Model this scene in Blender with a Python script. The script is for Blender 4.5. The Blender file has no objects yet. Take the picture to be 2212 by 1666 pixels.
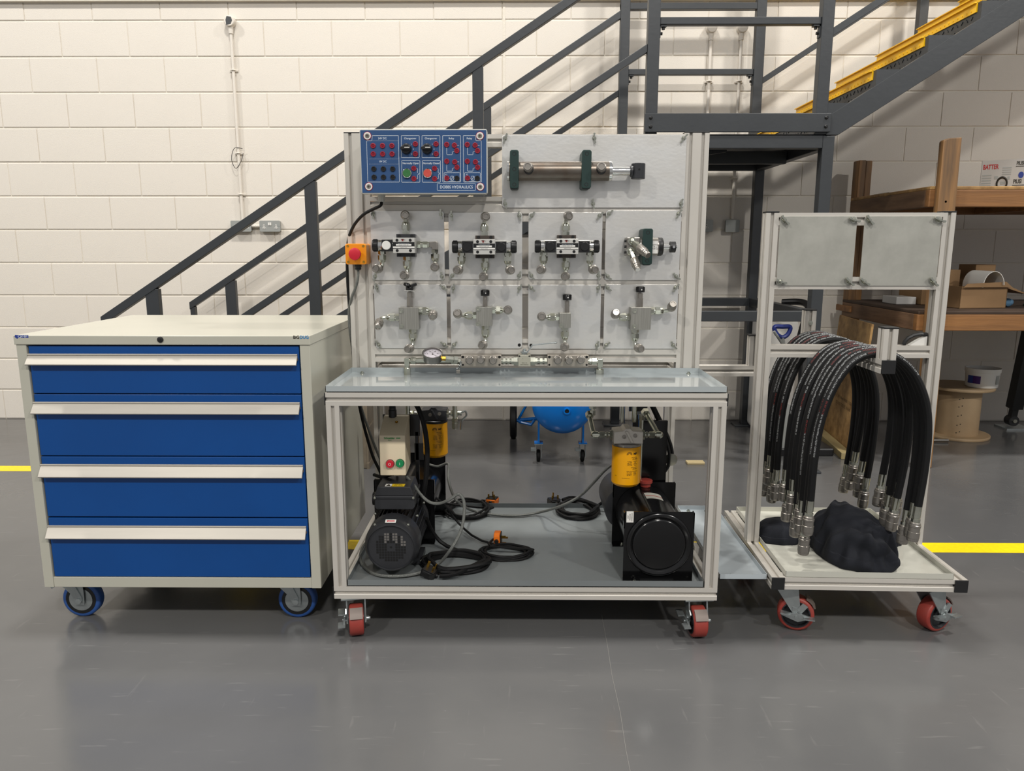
import bpy, math, random
from math import pi, sin, cos, tan, radians, sqrt
from mathutils import Vector, Matrix, Euler, noise
random.seed(7)
S = bpy.context.scene
C = S.collection
# ------------------------------------------------------------------ camera
FPX, CH = 1623.2, 1.2107
_p, _y, _r = 0.1801, 0.009244, 0.000297
fw = Vector((-sin(_y)*cos(_p), cos(_y)*cos(_p), -sin(_p)))
rt0 = Vector((cos(_y), sin(_y), 0)); up0 = rt0.cross(fw)
rt = rt0*cos(_r)+up0*sin(_r); up = -rt0*sin(_r)+up0*cos(_r)
cam = bpy.data.cameras.new('camera'); cam.sensor_width = 36; cam.sensor_fit = 'HORIZONTAL'
cam.lens = FPX/2212*36; cam.clip_start = .05; cam.clip_end = 100
co = bpy.data.objects.new('camera', cam); C.objects.link(co); S.camera = co
co.matrix_world = Matrix(((rt.x, up.x, -fw.x, 0), (rt.y, up.y, -fw.y, 0), (rt.z, up.z, -fw.z, CH), (0, 0, 0, 1)))
def at(px, py, Y=None, Z=None):
    d = rt*(px-1106)+up*(833-py)+fw*FPX
    t = Y/d.y if Y is not None else (Z-CH)/d.z
    return Vector((d.x*t, d.y*t, CH+d.z*t))
# ------------------------------------------------------------------ light
w = bpy.data.worlds.new('world'); S.world = w; w.use_nodes = True
bg = w.node_tree.nodes['Background']; bg.inputs[0].default_value = (.93, .93, .95, 1); bg.inputs[1].default_value = .42
def lamp(x, y, z, e, sx, sy, col=(1, .965, .91)):
    l = bpy.data.lights.new('high_bay_lamp', 'AREA'); l.shape = 'RECTANGLE'; l.size = sx; l.size_y = sy
    l.energy = e; l.color = col
    o = bpy.data.objects.new('high_bay_lamp', l); C.objects.link(o); o.location = (x, y, z)
for x, e in ((-5.2, 210), (-.8, 200), (3.9, 240)):
    lamp(x, 2.40, 6.4, e, .45, .45)
for x, e in ((-4.6, 345), (1.2, 325), (6.2, 390)):
    lamp(x, -3.6, 6.4, e, .45, .45)
S.view_settings.view_transform = 'Standard'; S.view_settings.look = 'None'
S.view_settings.gamma = 1; S.view_settings.use_curve_mapping = False; S.view_settings.exposure = 0.0
S.cycles.max_bounces = 6; S.cycles.diffuse_bounces = 3; S.cycles.glossy_bounces = 4
S.cycles.caustics_reflective = False; S.cycles.caustics_refractive = False
# ------------------------------------------------------------------ materials
def lin(c):
    c = c/255
    return c/12.92 if c <= .04045 else ((c+.055)/1.055)**2.4
def M(name, rgb, rough=.5, metal=0, bump=0, bscale=60, var=0, vscale=4, rvar=0, vcol=None, stretch=(1, 1, 1), coat=0, spec=None, det=3):
    m = bpy.data.materials.new(name); m.use_nodes = True; nt = m.node_tree; N = nt.nodes; L = nt.links
    b = N['Principled BSDF']; col = tuple(lin(v) for v in rgb)+(1,)
    b.inputs['Base Color'].default_value = col; b.inputs['Roughness'].default_value = rough; b.inputs['Metallic'].default_value = metal
    if coat: b.inputs['Coat Weight'].default_value = coat; b.inputs['Coat Roughness'].default_value = .1
    if spec is not None: b.inputs['Specular IOR Level'].default_value = spec
    if bump or var or rvar:
        tc = N.new('ShaderNodeTexCoord'); mp = N.new('ShaderNodeMapping'); mp.inputs['Scale'].default_value = stretch
        L.new(tc.outputs['Object'], mp.inputs[0])
    if bump:
        n = N.new('ShaderNodeTexNoise'); n.inputs['Scale'].default_value = bscale; n.inputs['Detail'].default_value = det
        L.new(mp.outputs[0], n.inputs['Vector'])
        bp = N.new('ShaderNodeBump'); bp.inputs['Strength'].default_value = bump; bp.inputs['Distance'].default_value = .01
        L.new(n.outputs['Fac'], bp.inputs['Height']); L.new(bp.outputs[0], b.inputs['Normal'])
    if var or rvar:
        n2 = N.new('ShaderNodeTexNoise'); n2.inputs['Scale'].default_value = vscale; n2.inputs['Detail'].default_value = 5
        n2.inputs['Roughness'].default_value = .6
        L.new(mp.outputs[0], n2.inputs['Vector'])
        if var:
            mx = N.new('ShaderNodeMix'); mx.data_type = 'RGBA'
            v2 = tuple(lin(v) for v in vcol)+(1,) if vcol else tuple(v*(1-var) for v in col[:3])+(1,)
            mr = N.new('ShaderNodeMapRange'); mr.inputs[1].default_value = .35; mr.inputs[2].default_value = .68
            L.new(n2.outputs['Fac'], mr.inputs[0])
            if vcol:
                mm = N.new('ShaderNodeMath'); mm.operation = 'MULTIPLY'; mm.inputs[1].default_value = var
                L.new(mr.outputs[0], mm.inputs[0]); L.new(mm.outputs[0], mx.inputs[0])
            else: L.new(mr.outputs[0], mx.inputs[0])
            mx.inputs[6].default_value = col; mx.inputs[7].default_value = v2
            L.new(mx.outputs[2], b.inputs['Base Color'])
        if rvar:
            m2 = N.new('ShaderNodeMapRange'); m2.inputs[1].default_value = .3; m2.inputs[2].default_value = .7
            m2.inputs[3].default_value = max(.02, rough-rvar); m2.inputs[4].default_value = rough+rvar
            L.new(n2.outputs['Fac'], m2.inputs[0]); L.new(m2.outputs[0], b.inputs['Roughness'])
    return m
m_wall = M('cream wall paint', (225, 218, 207), .55, bump=.22, bscale=330, var=.04, vscale=2, det=2)
m_mortar = M('cream mortar paint', (224, 217, 204), .6, bump=.2, bscale=60)
m_steel = M('dark grey steel paint', (52, 55, 58), .38, bump=.04, bscale=40, var=.12, vscale=6)
m_alu = M('anodised aluminium', (208, 203, 194), .38, metal=.25, var=.06, vscale=3, bump=.01)
m_aluin = M('aluminium groove', (150, 147, 140), .5, metal=.3)
m_cap = M('black plastic cap', (24, 24, 25), .45)
m_plate = M('raw aluminium plate', (236, 233, 226), .40, metal=.75, var=.8, vscale=4.5, vcol=(196, 198, 200), rvar=.12, bump=.03, bscale=60, stretch=(1, 1, 1.6))
m_plate2 = M('dull grey plate', (182, 181, 172), .5, metal=.4, var=.25, vscale=9, rvar=.06)
m_tray = M('blue grey tray paint', (170, 177, 178), .05, var=.05, vscale=3, bump=.003, bscale=6, coat=1)
m_tray3 = M('pale blue grey tray paint', (176, 184, 188), .3)
m_tray2 = M('dark grey tray paint', (122, 127, 128), .28, var=.1, vscale=4, bump=.01)
m_trayw = M('off white tray paint', (193, 192, 181), .25, var=.06, vscale=4)
m_cab = M('light grey cabinet paint', (186, 184, 170), .22, var=.04, vscale=3, bump=.006, bscale=15)
m_blue = M('blue drawer paint', (0, 70, 140), .3, var=.1, vscale=3, bump=.008, bscale=15)
m_handle = M('satin aluminium', (190, 184, 173), .45, metal=.35, var=.12, vscale=6, stretch=(.3, 3, 3))
m_zinc = M('bright zinc', (205, 206, 192), .22, metal=1, var=.25, vscale=30)
m_coup = M('nickel coupling', (150, 145, 138), .33, metal=.8)
m_coupd = M('coupling face', (128, 124, 120), .45, metal=.5)
m_galv = M('galvanised steel', (178, 184, 184), .3, metal=.8, var=.2, vscale=20)
m_black = M('black plastic', (20, 20, 21), .4)
m_rub = M('black rubber', (11, 11, 12), .6, spec=.3)
m_blkpaint = M('black gloss paint', (12, 12, 13), .16, bump=.01, bscale=20)
m_motor = M('charcoal motor paint', (46, 47, 50), .35, var=.15, vscale=15)
m_red = M('red polyurethane', (156, 54, 46), .45, var=.6, vscale=10, vcol=(128, 72, 62))
m_redp = M('red plastic', (196, 32, 50), .35)
m_dred = M('dark red socket', (150, 24, 48), .35)
m_grn = M('green plastic', (18, 132, 78), .35)
m_grn2 = M('green push button', (50, 112, 58), .4)
m_red2 = M('salmon push button', (205, 78, 66), .4)
m_dgreen = M('dark green clamp', (18, 48, 44), .5)
m_boxblue = M('blue panel print', (34, 74, 122), .5, var=.06, vscale=20)
m_boxgrey = M('pale grey enclosure', (186, 186, 180), .4)
m_white = M('white print', (214, 222, 230), .5)
m_pwhite = M('white plastic', (230, 228, 222), .4)
m_cream = M('cream plastic', (222, 207, 178), .4)
m_orange = M('orange plastic', (236, 146, 16), .35)
m_orplug = M('orange plug', (222, 112, 20), .4)
m_brass = M('brass', (205, 160, 70), .25, metal=1)
m_filt = M('yellow filter paint', (240, 168, 8), .3, bump=.01)
m_cast = M('cast aluminium', (206, 200, 190), .42, metal=.4, bump=.12, bscale=120)
m_barrel = M('dark steel barrel', (118, 112, 104), .34, metal=.8, var=.8, vscale=9, vcol=(96, 82, 70), stretch=(1.6, 3, 3))
m_chrome = M('chrome', (215, 215, 212), .1, metal=1)
m_braid = M('braided grey hose', (112, 114, 110), .4, metal=.3, bump=.4, bscale=400)
m_wood = M('old pine timber', (148, 103, 58), .6, var=.8, vscale=3, vcol=(92, 64, 42), stretch=(1, 6, 9), bump=.1, bscale=20)
m_woodx = M('old pine timber along', (148, 103, 58), .6, var=.8, vscale=2.5, vcol=(104, 70, 40), stretch=(.5, 8, 8), bump=.1, bscale=20)
m_woodd = M('dark weathered pine', (122, 93, 68), .65, var=.8, vscale=4, vcol=(84, 62, 46), stretch=(8, .8, 8), bump=.1, bscale=20)
m_woodz = M('old pine upright', (150, 110, 66), .6, var=.9, vscale=2.5, vcol=(90, 70, 50), stretch=(8, 8, .6), bump=.1, bscale=20)
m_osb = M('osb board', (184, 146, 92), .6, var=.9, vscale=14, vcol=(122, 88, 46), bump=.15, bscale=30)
m_ply = M('plywood drum', (168, 144, 112), .6, var=.4, vscale=4, vcol=(136, 106, 70))
m_card = M('brown cardboard', (150, 118, 82), .75, var=.15, vscale=4)
m_cardw = M('printed white carton', (190, 188, 184), .6, var=.1, vscale=3)
m_blue3 = M('compressor blue', (8, 110, 196), .25)
m_cwheel = M('blue rubber tyre', (44, 84, 150), .5, var=.2, vscale=8)
m_yel = M('yellow floor paint', (246, 212, 6), .45, var=.6, vscale=60, vcol=(214, 184, 20))
m_yelt = M('yellow nosing paint', (250, 196, 10), .35, bump=.05)
m_navy = M('navy cloth', (13, 17, 27), .9, var=.3, vscale=8, bump=.12, bscale=400)
m_sock = M('metal clad socket grey', (160, 162, 158), .45, metal=.3)
m_dark = M('dark hole', (8, 8, 8), .8)
m_shoe = M('dull brake shoe', (112, 102, 96), .5, metal=.4)
m_print = M('black print', (38, 32, 22), .6)
m_hwhite = M('dull white hose print', (176, 178, 178), .6)
m_hred = M('red print', (128, 44, 40), .6)
m_lblue = M('light blue print', (40, 130, 190), .6)
m_navyp = M('navy print', (38, 58, 140), .5)
m_greenp = M('green print', (30, 150, 70), .5)
m_yelab = M('yellow label', (220, 186, 30), .5)
m_sub = M('brown valve subplate', (74, 66, 60), .5, metal=.3)
m_vbody = M('silver valve body', (206, 204, 198), .35, metal=.3)
m_brick = M('brushed aluminium block', (168, 166, 158), .36, metal=.6, var=.3, vscale=30, stretch=(12, 1, .3))
m_green3 = M('green hose', (14, 84, 60), .5)
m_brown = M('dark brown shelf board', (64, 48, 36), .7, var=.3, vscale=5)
m_gauge = M('gauge steel', (132, 130, 126), .28, metal=.9)
m_face = M('gauge dial', (206, 200, 206), .4)
m_mani = M('warm grey steel block', (176, 168, 156), .4, metal=.4)
m_stone = M('olive steel block', (176, 173, 158), .4, metal=.5)
# floor: glossy grey resin with scuffs and long scratches
def floor_mat():
    m = M('grey resin floor', (118, 117, 115), .2)
    nt = m.node_tree; N = nt.nodes; L = nt.links; b = N['Principled BSDF']
    tc = N.new('ShaderNodeTexCoord')
    def nz(scale, det, st=(1, 1, 1), rot=0):
        mp = N.new('ShaderNodeMapping'); mp.inputs['Scale'].default_value = st; mp.inputs['Rotation'].default_value = (0, 0, rot)
        L.new(tc.outputs['Object'], mp.inputs[0]); n = N.new('ShaderNodeTexNoise'); n.inputs['Scale'].default_value = scale
        n.inputs['Detail'].default_value = det; L.new(mp.outputs[0], n.inputs['Vector']); return n.outputs['Fac']
    def rng(s, a, b_, c, d):
        r = N.new('ShaderNodeMapRange'); L.new(s, r.inputs[0])
        for i, v in enumerate((a, b_, c, d)): r.inputs[i+1].default_value = v
        return r.outputs[0]
    def mix(f, a, c):
        x = N.new('ShaderNodeMix'); x.data_type = 'RGBA'; L.new(f, x.inputs[0])
        for i, v in ((6, a), (7, c)):
            if isinstance(v, tuple): x.inputs[i].default_value = v
            else: L.new(v, x.inputs[i])
        return x.outputs[2]
    base = mix(rng(nz(1.1, 6), .35, .65, 0, 1), (.092, .092, .093, 1), (.118, .117, .116, 1))
    s1 = rng(nz(7, 9, (1, 9, 1), .5), .64, .72, 0, .45)
    s2 = rng(nz(5, 9, (9, 1, 1), .35), .67, .73, 0, .3)
    c = mix(s1, base, (.17, .168, .163, 1)); c = mix(s2, c, (.17, .165, .16, 1))
    sp = rng(nz(55, 2), .80, .82, 0, .5); c = mix(sp, c, (.26, .25, .23, 1))
    # workshop dirt darkens the strip along the wall
    sx = N.new('ShaderNodeSeparateXYZ'); L.new(tc.outputs['Object'], sx.inputs[0])
    ad = N.new('ShaderNodeMath'); ad.operation = 'ADD'; L.new(sx.outputs[1], ad.inputs[0]); L.new(rng(nz(.8, 4), 0, 1, -.5, .5), ad.inputs[1])
    c = mix(rng(ad.outputs[0], 4.2, 4.6, 0, .5), c, (.05, .048, .046, 1))
    L.new(c, b.inputs['Base Color'])
    L.new(rng(nz(2.2, 6), .3, .7, .13, .27), b.inputs['Roughness'])
    bp = N.new('ShaderNodeBump'); bp.inputs['Strength'].default_value = .05; bp.inputs['Distance'].default_value = .02
    L.new(nz(9, 3), bp.inputs['Height']); L.new(bp.outputs[0], b.inputs['Normal'])
    return m
m_floor = floor_mat()
# ------------------------------------------------------------------ mesh builder
def frame(d):
    d = d.normalized(); a = Vector((0, 0, 1)) if abs(d.z) < .9 else Vector((1, 0, 0))
    u = d.cross(a).normalized(); return u, d.cross(u).normalized()
def rrect(x0, x1, z0, z1, r, n=4):
    P = []
    for cx, cz, a in ((x1-r, z1-r, 0), (x0+r, z1-r, pi/2), (x0+r, z0+r, pi), (x1-r, z0+r, 1.5*pi)):
        for i in range(n+1): t = a+i*pi/2/n; P.append((cx+r*cos(t), cz+r*sin(t)))
    return P
def circ(cx, cz, r, n=24, a0=0): return [(cx+r*cos(a0+2*pi*i/n), cz+r*sin(a0+2*pi*i/n)) for i in range(n)]
def spline(P, k=6, closed=False):
    P = [Vector(p) for p in P]; n = len(P); out = []
    for i in range(n if closed else n-1):
        if closed: a, b, c, d = P[(i-1) % n], P[i], P[(i+1) % n], P[(i+2) % n]
        else: a, b, c, d = P[max(i-1, 0)], P[i], P[i+1], P[min(i+2, n-1)]
        for j in range(k):
            t = j/k
            out.append(.5*((2*b)+(-a+c)*t+(2*a-5*b+4*c-d)*t*t+(-a+3*b-3*c+d)*t**3))
    if not closed: out.append(P[-1])
    return out
class B:
    def __init__(s, T=None):
        s.v = []; s.f = []; s.o = Vector(T['w']) if (T is not None and 'w' in T) else Vector((0, 0, 0))
    def add(s, vs, fs):
        n = len(s.v); s.v += [tuple(Vector(v)-s.o) for v in vs]; s.f += [tuple(i+n for i in f) for f in fs]; return s
    def box(s, x0, x1, y0, y1, z0, z1, M=None):
        vs = [Vector((x, y, z)) for z in (z0, z1) for y in (y0, y1) for x in (x0, x1)]
        if M: vs = [M @ v for v in vs]
        return s.add(vs, [(0, 2, 3, 1), (4, 5, 7, 6), (0, 1, 5, 4), (2, 6, 7, 3), (0, 4, 6, 2), (1, 3, 7, 5)])
    def cbox(s, c, d, M=None):
        return s.box(c[0]-d[0]/2, c[0]+d[0]/2, c[1]-d[1]/2, c[1]+d[1]/2, c[2]-d[2]/2, c[2]+d[2]/2, M)
    def lathe(s, p, d, prof, n=20, phase=0, caps=True):
        p = Vector(p); d = Vector(d).normalized(); u, v = frame(d); vs = []; fs = []
        for t, r in prof:
            for i in range(n):
                a = phase+2*pi*i/n; vs.append(p+d*t+u*(r*cos(a))+v*(r*sin(a)))
        for j in range(len(prof)-1):
            for i in range(n):
                k = (i+1) % n; fs.append((j*n+i, j*n+k, (j+1)*n+k, (j+1)*n+i))
        if caps:
            fs.append(tuple(range(n))[::-1]); fs.append(tuple((len(prof)-1)*n+i for i in range(n)))
        return s.add(vs, fs)
    def rod(s, a, b, r, r2=None, n=16):
        a = Vector(a); b = Vector(b); return s.lathe(a, b-a, [(0, r), ((b-a).length, r if r2 is None else r2)], n)
    def tube(s, P, r, n=8, closed=False):
        P = [Vector(p) for p in P]; m = len(P); vs = []; fs = []
        T = []
        for i in range(m):
            a = P[(i-1) % m] if closed or i else P[0]; b = P[(i+1) % m] if closed or i < m-1 else P[-1]
            t = (b-a); T.append(t.normalized() if t.length > 1e-9 else Vector((0, 0, 1)))
        u, _ = frame(T[0])
        for i in range(m):
            u = (u-T[i]*u.dot(T[i])).normalized(); v = T[i].cross(u)
            for j in range(n):
                a = 2*pi*j/n; vs.append(P[i]+u*(r*cos(a))+v*(r*sin(a)))
        for i in range(m if closed else m-1):
            q = (i+1) % m
            for j in range(n): k = (j+1) % n; fs.append((i*n+j, i*n+k, q*n+k, q*n+j))
        if not closed: fs.append(tuple(range(n))[::-1]); fs.append(tuple((m-1)*n+j for j in range(n)))
        return s.add(vs, fs)
    def prism(s, poly, ax, a, b, M=None):
        g = {'y': lambda p, t: Vector((p[0], t, p[1])), 'x': lambda p, t: Vector((t, p[0], p[1])), 'z': lambda p, t: Vector((p[0], p[1], t))}[ax]
        n = len(poly); vs = [g(p, a) for p in poly]+[g(p, b) for p in poly]
        if M: vs = [M @ v for v in vs]
        area = sum(poly[i][0]*poly[(i+1) % n][1]-poly[(i+1) % n][0]*poly[i][1] for i in range(n))
        fs = [tuple(range(n)), tuple(range(2*n-1, n-1, -1))]+[(i, i+n, (i+1) % n+n, (i+1) % n) for i in range(n)]
        flip = (area > 0) != (ax == 'y')
        if b < a: flip = not flip
        if flip: fs = [f[::-1] for f in fs]
        return s.add(vs, fs)
    def prof(s, ax, a, b, u0, u1, v0, v1):
        P = []; W = .0046; D = .009
        def side(p, q, L, nx, ny):
            k = max(1, round(L/.04)); dx, dy = (q[0]-p[0])/L, (q[1]-p[1])/L
            P.append(p)
            for i in range(k):
                c = (i+.5)*L/k
                for t, dd in ((-W-.002, 0), (-W, .0018), (-W, D), (W, D), (W, .0018), (W+.002, 0)):
                    P.append((p[0]+dx*(c+t)+nx*dd, p[1]+dy*(c+t)+ny*dd))
        side((u0, v0), (u1, v0), u1-u0, 0, 1); side((u1, v0), (u1, v1), v1-v0, -1, 0)
        side((u1, v1), (u0, v1), u1-u0, 0, -1); side((u0, v1), (u0, v0), v1-v0, 1, 0)
        return s.prism(P, ax, a, b)
    def sphere(s, c, r, n=16, m=10, sc=(1, 1, 1)):
        vs = []; fs = []; c = Vector(c)
        for j in range(m+1):
            t = pi*j/m
            for i in range(n): a = 2*pi*i/n; vs.append(c+Vector((r*sc[0]*sin(t)*cos(a), r*sc[1]*sin(t)*sin(a), r*sc[2]*cos(t))))
        for j in range(m):
            for i in range(n): k = (i+1) % n; fs.append((j*n+i, (j+1)*n+i, (j+1)*n+k, j*n+k))
        return s.add(vs, fs)
    def strip(s, P, wd, y):
        for (x0, z0), (x1, z1) in zip(P, P[1:]):
            L = sqrt((x1-x0)**2+(z1-z0)**2) or 1; dx, dz = (x1-x0)/L*wd/2, (z1-z0)/L*wd/2
            q = [(x0-dx-dz, z0-dz+dx), (x0-dx+dz, z0-dz-dx), (x1+dx+dz, z1+dz-dx), (x1+dx-dz, z1+dz+dx)]
            s.add([(a, y, b) for a, b in q], [(0, 1, 2, 3)])
        return s
    def mesh(s, name, m, angle=35, bevel=0):
        me = bpy.data.meshes.new(name); me.from_pydata(s.v, [], s.f)
        if bevel:
            import bmesh
            bm = bmesh.new(); bm.from_mesh(me)
            bmesh.ops.recalc_face_normals(bm, faces=bm.faces)
            ed = [e for e in bm.edges if len(e.link_faces) == 2 and e.calc_face_angle(0) > .6]
            bmesh.ops.bevel(bm, geom=ed, offset=bevel, segments=2, profile=.5, affect='EDGES', clamp_overlap=True)
            bm.to_mesh(me); bm.free()
        me.polygons.foreach_set('use_smooth', [True]*len(me.polygons)); me.set_sharp_from_angle(angle=radians(min(angle, 18) if bevel else angle))
        me.materials.append(m); me.update(); return me
    def build(s, name, m, T=None, angle=35, bevel=0, **k):
        return link(s.mesh(name, m, angle, bevel), name, T, **k)
def link(me, name, T=None, M=None, **k):
    o = bpy.data.objects.new(name, me); C.objects.link(o)
    if T is not None: o.parent = T
    if M is not None: o.matrix_local = M
    for a, b in k.items(): o[a] = b
    if T is not None and 'w' in T: o['w'] = T['w'][:]
    return o
def thing(name, label, cat, loc=(0, 0, 0), rz=0, group=None, local=False):
    o = bpy.data.objects.new(name, None); C.objects.link(o); o.location = loc; o.rotation_euler = (0, 0, rz); o.empty_display_size = .05
    o['label'] = label; o['category'] = cat
    if group: o['group'] = group
    o['w'] = (0., 0., 0.) if local else tuple(float(v) for v in loc)
    return o
def tag(o, label, cat, group=None):
    o['label'] = label; o['category'] = cat
    if group: o['group'] = group
    return o
def text(s, size, pos, m, T, ax='C', rot=(pi/2, 0, 0), name='lettering', sx=1, ay='CENTER', ext=.0001, M=None, bold=0):
    cu = bpy.data.curves.new(name, 'FONT'); cu.body = s; cu.size = size; cu.extrude = ext; cu.offset = bold*size
    cu.align_x = {'C': 'CENTER', 'L': 'LEFT', 'R': 'RIGHT'}[ax]; cu.align_y = ay; cu.resolution_u = 3
    o = bpy.data.objects.new(name, cu); C.objects.link(o)
    dg = bpy.context.evaluated_depsgraph_get(); me = bpy.data.meshes.new_from_object(o.evaluated_get(dg))
    bpy.data.objects.remove(o); bpy.data.curves.remove(cu)
    me.materials.clear(); me.materials.append(m); me.name = name
    ro = Euler(rot).to_matrix().to_4x4() if M is None else M
    me.transform(Matrix.Translation(Vector(pos)-(Vector(T['w']) if T is not None and 'w' in T else Vector())) @ ro @ Matrix.Diagonal((sx, 1, 1, 1)))
    return link(me, name, T)
def struct(o): o['kind'] = 'structure'; return o
# ------------------------------------------------------------------ the setting
D = 5.2764
fl = struct(B().box(-9, 9, -7, D+.2, -.1, 0).build('floor', m_floor))
B().box(-9, 9, D+.0045, D+.2, 0, 8).build('wall_back', m_mortar)
wall = bpy.data.objects['wall_back']; struct(wall)
Z0, X0 = 2.688, -2.588
bm_ = [B().box(-.2225, .2225, 0, .03, -.1075, .1075).mesh('block', m_wall, bevel=.003)]
bot = B().box(-.2225, .2225, 0, .03, .004, .2075).mesh('block', m_wall, bevel=.003)
for k in range(-2, 12):
    zc = Z0-.225*k-.1125; off = .225 if k % 2 else 0
    for i in range(-5, 15):
        x = X0+.45*i+off+.225
        if not -4.55 < x < 4.4: continue
        y = D+random.uniform(-.001, .0012)
        if k == 11: link(bot, 'block', wall, Matrix.Translation((x, y, 0)))
        else: link(bm_[0], 'block', wall, Matrix.Translation((x, y, zc)))
B().box(-.109, -.094, D-.0015, D+.01, .0, 3.2).build('sealant_joint', m_mortar, wall)
struct(B().box(-9, 9, D-.03, D+.02, 2.800, 2.87).build('trim_1', m_mortar, bevel=.003))
# floor markings and joint
def flat(name, poly, m, T=None, z=.0008): return B().prism(poly, 'z', .0001, z).build(name, m, T)
flat('floor_line', [(-1.27, 2.9), (6, 2.875), (6, 2.977), (-1.17, 3.0), (-1.17, 4.075), (-6, 4.075), (-6, 3.975), (-1.27, 3.975)], m_yel, fl)
m_crack = M('pale floor crack', (122, 120, 116), .6)
pc = [at(1300, 1330, Z=0), at(1313, 1400, Z=0), at(1322, 1460, Z=0), at(1340, 1540, Z=0), at(1352, 1620, Z=0), at(1368, 1700, Z=0)]
b_ = B()
for a, c in zip(pc, pc[1:]): b_.prism([(a.x-.0005, a.y), (a.x+.0005, a.y), (c.x+.0005, c.y), (c.x-.0005, c.y)], 'z', .0001, .0006)
b_.build('floor_joint', m_crack, fl)
# ------------------------------------------------------------------ conduits and sockets on the wall
def conduit(xs, z1, z0, label, dark, r=.0105):
    T = thing('wall_conduit', label, 'conduit', (xs, D, z0), group=None)
    y = D-.018
    B(T).rod((xs, y, z0), (xs, y, z1-.03), r, n=12).build('pipe', m_wall, T)
    B(T).lathe((xs, D-.002, z1), (0, -1, 0), [(0, .034), (.04, .034), (.044, .030)], 24).lathe((xs, y, z1-.075), (0, 0, 1), [(0, .015), (.05, .018)], 12).build('junction_box', m_wall, T)
    if dark: B(T).prism([(xs-.018, z1-.026), (xs+.012, z1-.02), (xs+.022, z1+.002), (xs+.016, z1+.022), (xs-.012, z1+.027), (xs-.02, z1+.006)], 'y', D-.0475, D-.046).build('bare_patch', m_steel, T)
    n = 3 if dark else 2
    zz = [z1-.30, z1-.83, z1-1.10] if dark else [z1-.33, z1-.95]
    for z in zz:
        if z < z0: continue
        B(T).box(xs-.028, xs+.028, D-.008, D, z-.007, z+.007).tube([(xs+.016*cos(a), y+.001-.016*sin(a), z) for a in [i*pi/8 for i in range(9)]], .004, 6).build('saddle', m_wall, T, bevel=.001)
    if dark:
        B(T).tube(spline([(xs+.03, D-.02, z1-.80), (xs-.02, D-.035, z1-.80), (xs-.045, D-.03, z1-.87), (xs-.02, D-.03, z1-.93), (xs+.02, D-.03, z1-.88), (xs+.032, D-.02, z1-.83)]), .002, 5).build('cable_tie', m_black, T)
    return T
conduit(-1.897, 2.675, 1.40, 'white wall conduit on the left with a dark bare patch on its round box', True)
conduit(1.253, 2.63, 1.41, 'white wall conduit behind the platform, left of the pair', False)
conduit(1.452, 2.63, 1.41, 'white wall conduit behind the platform, right of the pair', False)
def socket(x0, x1, z0, z1, label, dbl=True, blank=False):
    T = thing('wall_socket', label, 'socket', ((x0+x1)/2, D, z0), group=None if blank else 'metal wall sockets')
    B(T).box(x0+.004, x1-.004, D-.03, D, z0+.004, z1-.004).build('back_box', m_sock, T, bevel=.003)
    B(T).prism(rrect(x0, x1, z0, z1, .008), 'y', D-.038, D-.03).build('face_plate', m_sock, T, bevel=.001)
    cx = [(x0+x1)/2] if not dbl else [x0+(x1-x0)*.22, x0+(x1-x0)*.80]
    if not blank:
        for c in cx:
            zc = (z0+z1)/2-.012
            B(T).box(c-.005, c+.005, D-.0395, D-.037, zc, zc+.022).box(c-.013, c+.013, D-.0395, D-.037, zc-.006, zc+.002).build('socket_outlet', m_pwhite, T)
            B(T).box(c-.002, c+.002, D-.0402, D-.039, zc+.010, zc+.018).box(c-.010, c-.005, D-.0402, D-.039, zc-.004, zc).box(c+.005, c+.010, D-.0402, D-.039, zc-.004, zc).build('slots', m_dark, T)
        if dbl:
            c = (x0+x1)/2
            for q in (-.006, .006): B(T).box(c+q-.005, c+q+.005, D-.042, D-.037, (z0+z1)/2+.004, (z0+z1)/2+.024).build('switch', m_pwhite, T, bevel=.001)
    for c in (x0+.008, x1-.008): B(T).lathe((c, D-.037, (z0+z1)/2), (0, -1, 0), [(0, .003), (.002, .003)], 8).build('screw', m_galv, T)
socket(-1.975, -1.835, 1.325, 1.40, 'grey double socket half hidden by the handrail, under the left conduit')
socket(-1.777, -1.635, 1.325, 1.40, 'grey double socket right of another one, on the wall over the cabinet')
tag(B().rod((-1.835, D-.017, 1.364), (-1.777, D-.017, 1.364), .0115, n=12).rod((-1.812, D-.017, 1.364), (-1.806, D-.017, 1.364), .0135, n=12).build('pipe_connector', m_wall), 'short white pipe joining the two left sockets', 'pipe')
socket(1.23, 1.32, 1.325, 1.405, 'grey single socket at the edge of the rig, behind the platform', dbl=False)
socket(1.405, 1.50, 1.322, 1.405, 'blank grey metal box under the right conduit of the pair', blank=True)
# ------------------------------------------------------------------ stairs
ST = thing('steel_staircase', 'dark grey steel staircase with a landing and yellow step edges against the wall', 'staircase', (.65, 4.5, 0))
YN, YF, W = 4.0, 5.10, .055
ZD = 1.785; SL = .645
def sbox(name, *a, m=None, bevel=.003): return B(ST).box(*a).build(name, m or m_steel, ST, bevel=bevel)
for x in (.64, 1.545):
    for y in (YN, YF):
        sbox('leg', x, x+.06, y, y+.06, 0.012, ZD-.008)
        sbox('foot_plate', x-.05, x+.11, y-.03, y+.09, 0, .012)
for z0, z1 in ((ZD-.07, ZD-.008), (.83, .885)):
    for y in (YN, YF): sbox('beam', .70, 1.545, y, y+.05, z0, z1)
    for x in (.645, 1.55): sbox('beam', x, x+.05, YN+.06, YF, z0, z1)
sbox('deck', .66, 1.585, YN+.015, YF+.05, ZD-.007, ZD+.002)
sbox('deck_joist', .70, 1.545, 4.52, 4.57, ZD-.09, ZD-.02)
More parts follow.
